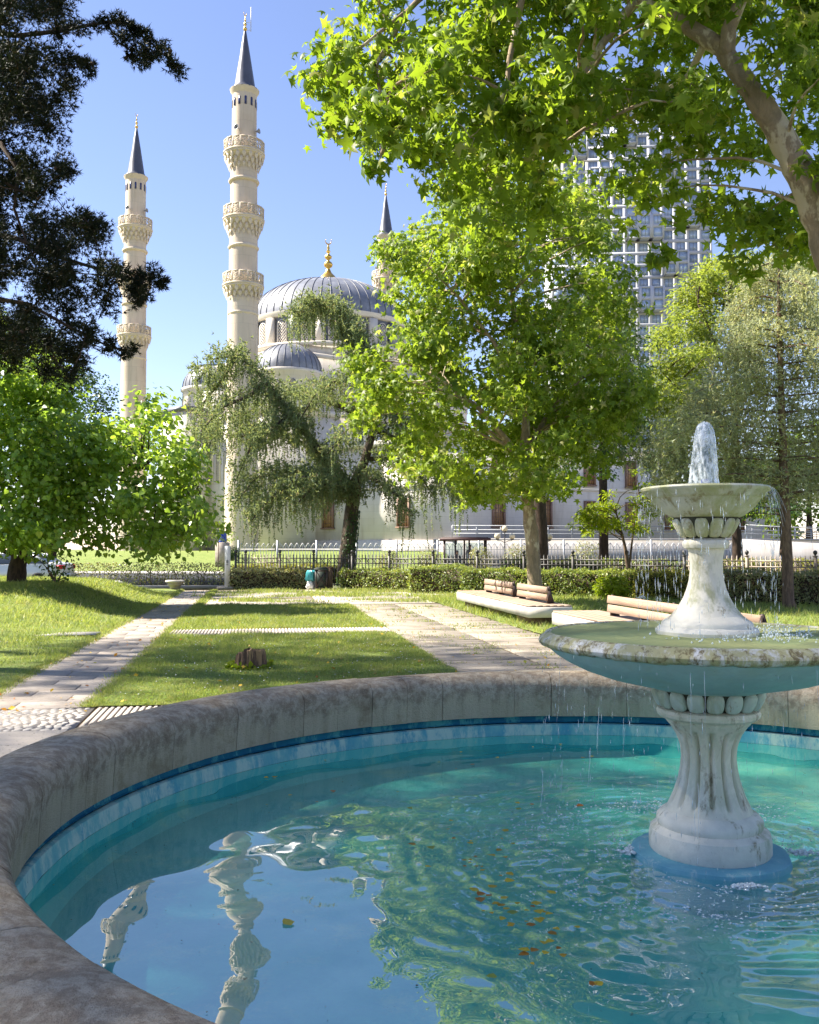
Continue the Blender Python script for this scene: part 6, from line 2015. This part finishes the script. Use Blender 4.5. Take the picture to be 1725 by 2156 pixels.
# tree stump
sx, sy = P(527, 1408, 12.2)[:2]
stp = thing('tree_stump', 'weathered brown tree stump with ragged top on the near lawn', 'stump', (sx, sy, 0))
def ragged(R, Z, th):
    k = np.clip(Z / .24, 0, 1)
    g = .06 * np.sin(3 * th + 1) + .03 * np.sin(8 * th) + .035 * np.sin(17 * th + 2) + .025 * np.sin(31 * th)
    top = .045 * np.sin(th + 2.6) + .012 * np.sin(3 * th) + .012 * np.sin(13 * th) + .010 * np.sin(23 * th)
    return R * (1 + g), Z + top * k ** 2
put('wood', MB().lathe([(.245, -.02), (.212, .04), (.195, .10), (.188, .17), (.180, .235), (.165, .245), (.12, .240), (.06, .245), (.005, .243)], 72, mod=ragged), M['stump'], stp, (sx, sy, 0), smooth=40)
n = 160
ang = r.uniform(0, 2 * math.pi, n)
pos = np.c_[sx + (.20 + .08 * r.random(n)) * np.cos(ang), sy + (.20 + .08 * r.random(n)) * np.sin(ang), .04 + .05 * r.random(n)]
A, T, N = frames(r.normal(0, .5, (n, 3)) + np.array((0, -.4, .8)), np.c_[np.cos(ang), np.sin(ang), .5 * np.ones(n)])
tag(put('stump_weeds', MB().add(*leaf_arrays(SMALL, pos, A, T, N, r.uniform(.05, .10, n))), M['young_leaf'], kind='stuff'), 'leafy weeds growing round the foot of the stump', 'weeds')
n = 420
rl = np.random.default_rng(44)
s_ = np.where(rl.random(n) < .35, -1.2 + 1.2 * rl.random(n), 6.7 * rl.random(n))
t_ = 17 * rl.random(n) ** 1.4 - .4
p_ = OR + s_[:, None] * E1 + t_[:, None] * E2
ok = np.hypot(p_[:, 0] - PC[0], p_[:, 1] - PC[1]) > 3.35
zz = np.where((s_ > 0) & (s_ < 4.1), .07, .03)
pos = np.c_[p_, zz][ok]
m_ = len(pos)
A, T, N = frames(np.array((0, 0, 1.0)) + rl.normal(0, .35, (m_, 3)), rl.normal(size=(m_, 3)))
tag(put('fallen_leaves', MB().add(*leaf_arrays(SMALL, pos, A, T, N, rl.uniform(.03, .075, m_))), M['float_leaf'], kind='stuff'), 'dry fallen leaves scattered over the lawns and paving', 'leaves')
# crumpled paper on the grass
p = gx(1350, 27.6)
n = 40
tag(put('crumpled_paper', MB().lathe(np.c_[.16 * np.sin(np.pi * qz) ** .6 + .005, .14 * qz + .04], 12, mod=lambda R, Z, th: (R * (1 + .25 * np.sin(3 * th + Z * 40) + .15 * np.sin(7 * th)), Z + .03 * np.sin(2 * th))), M['paper'], None, (*p, 0)), 'crumpled white paper lying on the grass right of the sapling', 'litter')

# ------------------------------------------------------------------ street: shelter, people, lamps, barrel, saplings, car
SD = 62.0
bs = thing('bus_shelter', 'small bus shelter with brown flat roof and glass walls', 'bus shelter', (*gx(980, SD), 0))
x0, x1 = gx(936, SD)[0], gx(1022, SD)[0]
put('roof', MB().box(((x0 + x1) / 2, SD, 2.22), (x1 - x0 + .6, 1.7, .16)).box(((x0 + x1) / 2, SD, 2.32), (x1 - x0 + .3, 1.4, .06)), M['roof_brown'], bs, (0, 0, 0))
for x, y in ((x0, SD - .6), (x0 + .7, SD - .6), ((x0 + x1) / 2 + .25, SD - .6), (x1, SD - .6), (x0, SD + .6), ((x0 + x1) / 2, SD + .6), (x1, SD + .6)):
    put('post', MB().box((0, 0, 1.08), (.11, .11, 2.15)), M['dark_metal'], bs, (x, y, .06))
for k in range(2):
    xa = x0 + (x1 - x0) * k / 2
    put('glass_pane', MB().box((xa + (x1 - x0) / 4, SD + .6, 1.2), ((x1 - x0) / 2 - .2, .02, 1.6)), M['glass'], bs, (0, 0, 0))
put('glass_pane', MB().box((x0, SD, 1.2), (.02, 1.0, 1.6)), M['glass'], bs, (0, 0, 0))
put('seat', MB().box(((x0 + x1) / 2 - .3, SD + .3, .50), (1.9, .35, .05)), M['wood'], bs, (0, 0, 0))

def skin_mesh(verts, edges, radii, sub=2):
    me = bpy.data.meshes.new('figure')
    me.from_pydata(verts, edges, [])
    o = bpy.data.objects.new('figure_tmp', me)
    COL.objects.link(o)
    sk = o.modifiers.new('s', 'SKIN')
    sk.use_smooth_shade = True
    ss = o.modifiers.new('u', 'SUBSURF')
    ss.levels = sub
    for v, rr_2 in zip(me.skin_vertices[0].data, radii):
        v.radius = rr_2
    me.skin_vertices[0].data[0].use_root = True
    bpy.context.view_layer.update()
    dg = bpy.context.evaluated_depsgraph_get()
    m2 = bpy.data.meshes.new_from_object(o.evaluated_get(dg))
    bpy.data.objects.remove(o)
    return m2
def person(label, loc, seated, mat, cap):
    t = thing('person', label, 'person', loc)
    if seated:
        V = [(0, 0, .55), (0, .02, .75), (0, .04, .98), (0, .03, 1.10), (0, .0, 1.20), (0, -.02, 1.30),
             (.10, -.05, .54), (.13, -.42, .52), (.13, -.44, .12), (.13, -.56, .06), (-.10, -.05, .54), (-.13, -.42, .52), (-.13, -.44, .12), (-.13, -.56, .06),
             (.19, .04, 1.02), (.25, -.02, .78), (.17, -.24, .66), (.12, -.32, .64), (-.19, .04, 1.02), (-.25, -.02, .78), (-.17, -.24, .66), (-.12, -.32, .64)]
    else:
        V = [(0, 0, .95), (0, .01, 1.15), (0, .02, 1.36), (0, .01, 1.47), (0, -.01, 1.56), (0, -.02, 1.67),
             (.10, 0, .90), (.12, -.02, .50), (.12, .01, .10), (.13, -.12, .05), (-.10, 0, .90), (-.12, -.04, .50), (-.13, .0, .10), (-.14, -.12, .05),
             (.20, .02, 1.40), (.26, .02, 1.14), (.25, -.08, .92), (.24, -.11, .84), (-.20, .02, 1.40), (-.26, .03, 1.14), (-.25, -.04, .92), (-.24, -.07, .84)]
    E = [(0, 1), (1, 2), (2, 3), (3, 4), (4, 5), (0, 6), (6, 7), (7, 8), (8, 9), (0, 10), (10, 11), (11, 12), (12, 13), (2, 14), (14, 15), (15, 16), (16, 17), (2, 18), (18, 19), (19, 20), (20, 21)]
    Rr = [(.16, .12), (.15, .11), (.17, .11), (.06, .06), (.075, .09), (.08, .09), (.09, .09), (.065, .065), (.05, .05), (.045, .04), (.09, .09), (.065, .065), (.05, .05), (.045, .04), (.065, .065), (.05, .05), (.04, .04), (.035, .03), (.065, .065), (.05, .05), (.04, .04), (.035, .03)]
    put('body', skin_mesh(V, E, Rr), mat, t, loc)
    hz = V[5][2]; hy = V[5][1]
    hd = MB().lathe([(.0, -.16), (.055, -.14), (.075, -.08), (.085, 0), (.083, .05), (.06, .10), (.0, .125)], 14)
    hd.box((0, -.088, -.02), (.022, .03, .05), top=.5)
    h_ = put('head', hd, M['skin'], t, (loc[0], loc[1] + hy, loc[2] + hz), smooth=True)
    hr = MB().lathe([(.088, -.02), (.093, .04), (.07, .11), (.0, .135)], 14)
    if cap:
        hr.box((0, -.12, .03), (.13, .10, .015))
    put('cap' if cap else 'hair', hr, M['cloth_dark'], h_, (loc[0], loc[1] + hy + .008, loc[2] + hz), smooth=40)
    return t
person('person in grey with a cap standing in the bus shelter', (gx(990, SD)[0], SD + .1, .06), False, M['cloth_grey'], True)
person('person in dark clothes sitting in the bus shelter', (gx(963, SD)[0], SD + .28, .06), True, M['cloth_dark'], False)

def lamp(label, u, d, z0):
    x, y = gx(u, d)
    t = thing('street_lamp', label, 'street lamp', (x, y, 0), 'street lamps with round globes')
    put('pole', MB().lathe([(.11, 0), (.11, .3), (.06, .4), (.05, 1.2), (.065, 1.25), (.04, 1.3), (.035, z0)], 10), M['iron'], t, (x, y, 0), smooth=40)
    ar_ = MB()
    for sg in (-1, 1):
        ar_.tube([(0, 0, z0 - .75), (sg * .25, 0, z0 - .62), (sg * .48, 0, z0 - .62), (sg * .5, 0, z0 - .5)], .022, 6)
    put('arms', ar_, M['iron'], t, (x, y, 0), smooth=True)
    gl = MB().lathe([(.0, .0), (.10, .01), (.18, .08), (.21, .19), (.18, .30), (.10, .375), (0, .40)], 16).mesh('globe', True)
    for dx, z in ((0, z0), (-.5, z0 - .5), (.5, z0 - .5)):
        g_ = put('globe', gl, M['globe'], t, (x + dx, y, z))
        put('collar', MB().lathe([(.05, -.08), (.11, -.06), (.13, .015), (.09, .03)], 12), M['iron'], g_, (x + dx, y, z))
lamp('three globe street lamp left of the plane trunk', 1063, 63, 2.75)
lamp('globe street lamp mostly hidden behind the dark trunk', 1140, 58, 2.65)
x, y = gx(469, 66)
br = thing('barrel', 'blue plastic barrel on a stone block by the mosque lawn', 'barrel', (x, y, 1.6))
zb = P(469, 1142, 66)[2]
put('drum', MB().lathe([(.0, 0), (.27, .0), (.29, .03), (.285, .3), (.305, .33), (.285, .36), (.285, .68), (.31, .71), (.31, .76), (.28, .77), (0, .77)], 24), M['barrel'], br, (x, y, zb), smooth=30)
put('rim', MB().lathe([(.285, .74), (.35, .745), (.35, .80), (.28, .80)], 24), M['barrel'], br, (x, y, zb))
st_ = thing('stone_block', 'low pale stone block under the blue barrel', 'block', (x, y, 0))
put('block', MB().cbox((0, 0, zb / 2), (.9, .7, zb - .004), .03), M['pedestal_stone'], st_, (x, y, 0))
put('slab', MB().cbox((0, 0, .1), (1.3, 1.0, .2), .03), M['pedestal_stone'], st_, (x, y, 0))
# two thin saplings on the mosque lawn
for (u, d, lab, sd) in ((460, 62, 'thin young tree with sparse leaves left of the blue barrel', 1), (478, 70, 'thin staked sapling right behind the blue barrel', 2)):
    x, y = gx(u, d)
    cl = [(np.array((x, y, 2.9)) + np.random.default_rng(sd * 10 + i).normal(0, .35, 3), .3) for i in range(6)]
    cr = crown(cl, 120, (.10, .18), 300 + sd, twig=.8)
    make_tree('sapling', lab, 'tree', [(x, y, 0, .04), (x + .03, y, 1.5, .03), (x, y, 3.3, .012)], cl, cr, SMALL, M['mid_leaf'], M['brown_bark'], 0, .012, 1, 0, 40 + sd, sides=6)

# parked car
CYc = 37.2
cx0 = gx(129, CYc)[0]
car = thing('parked_car', 'silver white saloon car parked beyond the left lawn', 'car', (cx0 - 2.3, CYc + .9, .0))
def car_section(x):
    """half width, sill, belt, roof heights along the car (x from the tail, 0..4.6)"""
    return None
prof_lo = [(0.0, .45), (.05, .30), (.5, .24), (4.2, .24), (4.55, .30), (4.6, .45)]
prof_hi = [(0.0, .86), (.06, .98), (.35, 1.03), (.75, 1.05), (3.1, .98), (3.9, .90), (4.4, .78), (4.6, .60)]
xs = np.array([0, .05, .15, .35, .6, .9, 1.3, 1.8, 2.3, 2.8, 3.2, 3.6, 4.0, 4.3, 4.5, 4.6])
lo_ = np.interp(xs, *zip(*prof_lo)); hi_ = np.interp(xs, *zip(*prof_hi))
wd_ = np.interp(xs, [0, .1, .5, 2, 4, 4.4, 4.6], [.66, .76, .86, .89, .86, .76, .6])
rows = []
for x, a, b, w in zip(xs, lo_, hi_, wd_):
    m_ = (a + b) / 2
    sec = [(w * .90, a), (w, a + .12), (w * 1.01, m_ - .02), (w * .985, m_ + .1), (w * .95, b - .06), (w * .86, b), (0, b + .015)]
    sec = sec + [(-y_, z_) for y_, z_ in sec[-2::-1]]
    rows.append([(cx0 - x, CYc + .9 + y_, z_) for y_, z_ in sec])
rows = np.array(rows)
def loft(rows):
    n, k = rows.shape[:2]
    i, j = np.meshgrid(np.arange(n - 1), np.arange(k - 1), indexing='ij')
    F = np.stack([i * k + j, i * k + j + 1, (i + 1) * k + j + 1, (i + 1) * k + j], -1).reshape(-1, 4)
    b = MB().add(rows, F)
    b.f.append(np.array([list(range(k))[::-1]]))
    b.f.append(np.array([list(range((n - 1) * k, n * k))]))
    return b
put('body', loft(rows), M['car_paint'], car, (0, 0, 0), smooth=40)
gxs = [.55, .95, 1.35, 2.0, 2.6, 3.0, 3.35]
gh_ = [1.03, 1.26, 1.40, 1.46, 1.43, 1.25, 1.0]
rows = []
for x, z in zip(gxs, gh_):
    b0_ = 1.0
    w = .82
    wt = .80 - .30 * (z - 1.0)
    sec = [(w, b0_), (w - .02, b0_ + .3 * (z - b0_)), (wt + .02, b0_ + .85 * (z - b0_)), (wt - .1, z), (0, z + .012)]
    sec = sec + [(-y_, z_) for y_, z_ in sec[-2::-1]]
    rows.append([(cx0 - x, CYc + .9 + y_, z_) for y_, z_ in sec])
put('cabin_glass', loft(np.array(rows)), M['car_glass'], car, (0, 0, 0), smooth=40)
rf = np.array(rows)[2:5, 2:7] + np.array((0, 0, .012))
put('roof', loft(rf), M['car_paint'], car, (0, 0, 0), smooth=True)
pil = MB()
for y_ in (-.80, .80):
    pil.tube([(cx0 - .62, CYc + .9 + y_ * 1.02, 1.04), (cx0 - 1.3, CYc + .9 + y_ * .86, 1.40)], .05, 6)
    pil.tube([(cx0 - 1.9, CYc + .9 + y_ * 1.02, 1.0), (cx0 - 1.85, CYc + .9 + y_ * .84, 1.44)], .035, 6)
put('pillars', pil, M['car_paint'], car, (0, 0, 0))
tym = MB().lathe([(.20, -.10), (.29, -.10), (.32, -.06), (.32, .06), (.29, .10), (.20, .10)], 28).mesh('tyre', True)
rm = MB().lathe([(.0, .06), (.04, .085), (.06, .07), (.07, .05), (.18, .055), (.20, .09), (.21, .09), (.21, -.05), (0, -.05)], 20)
for k in range(5):
    a = 2 * math.pi * k / 5
    rm.box((.12 * math.cos(a), .12 * math.sin(a), .07), (.15, .045, .03), a)
rmm = rm.mesh('rim')
for x in (.92, 3.65):
    for y_, sg in ((-.84, 1), (.84, -1)):
        o = put('wheel', tym, M['tyre'], car, (cx0 - x, CYc + .9 + y_, .32), (math.pi / 2 * sg, 0, 0))
        put('rim', rmm, M['rim'], o, (cx0 - x, CYc + .9 + y_, .32))
for y_ in (-.62, .62):
    put('tail_light', MB().cbox((0, 0, 0), (.26, .30, .15), .03), M['tail_red'], car, (cx0 - .10, CYc + .9 + y_ * 1.06, .86), (0, 0, -.35 if y_ < 0 else .35))
put('bumper', MB().cbox((0, 0, 0), (.12, 1.45, .20), .03), M['car_paint'], car, (cx0 + .0, CYc + .9, .50))
put('door_line', MB().box((cx0 - 1.75, CYc + .9 - .895, .68), (.012, .012, .62)).box((cx0 - 2.75, CYc + .9 - .893, .66), (.012, .012, .62)), M['car_glass'], car, (0, 0, 0))
put('door_handle', MB().box((cx0 - 1.55, CYc + .9 - .90, .90), (.16, .03, .03)), M['rim'], car, (0, 0, 0))
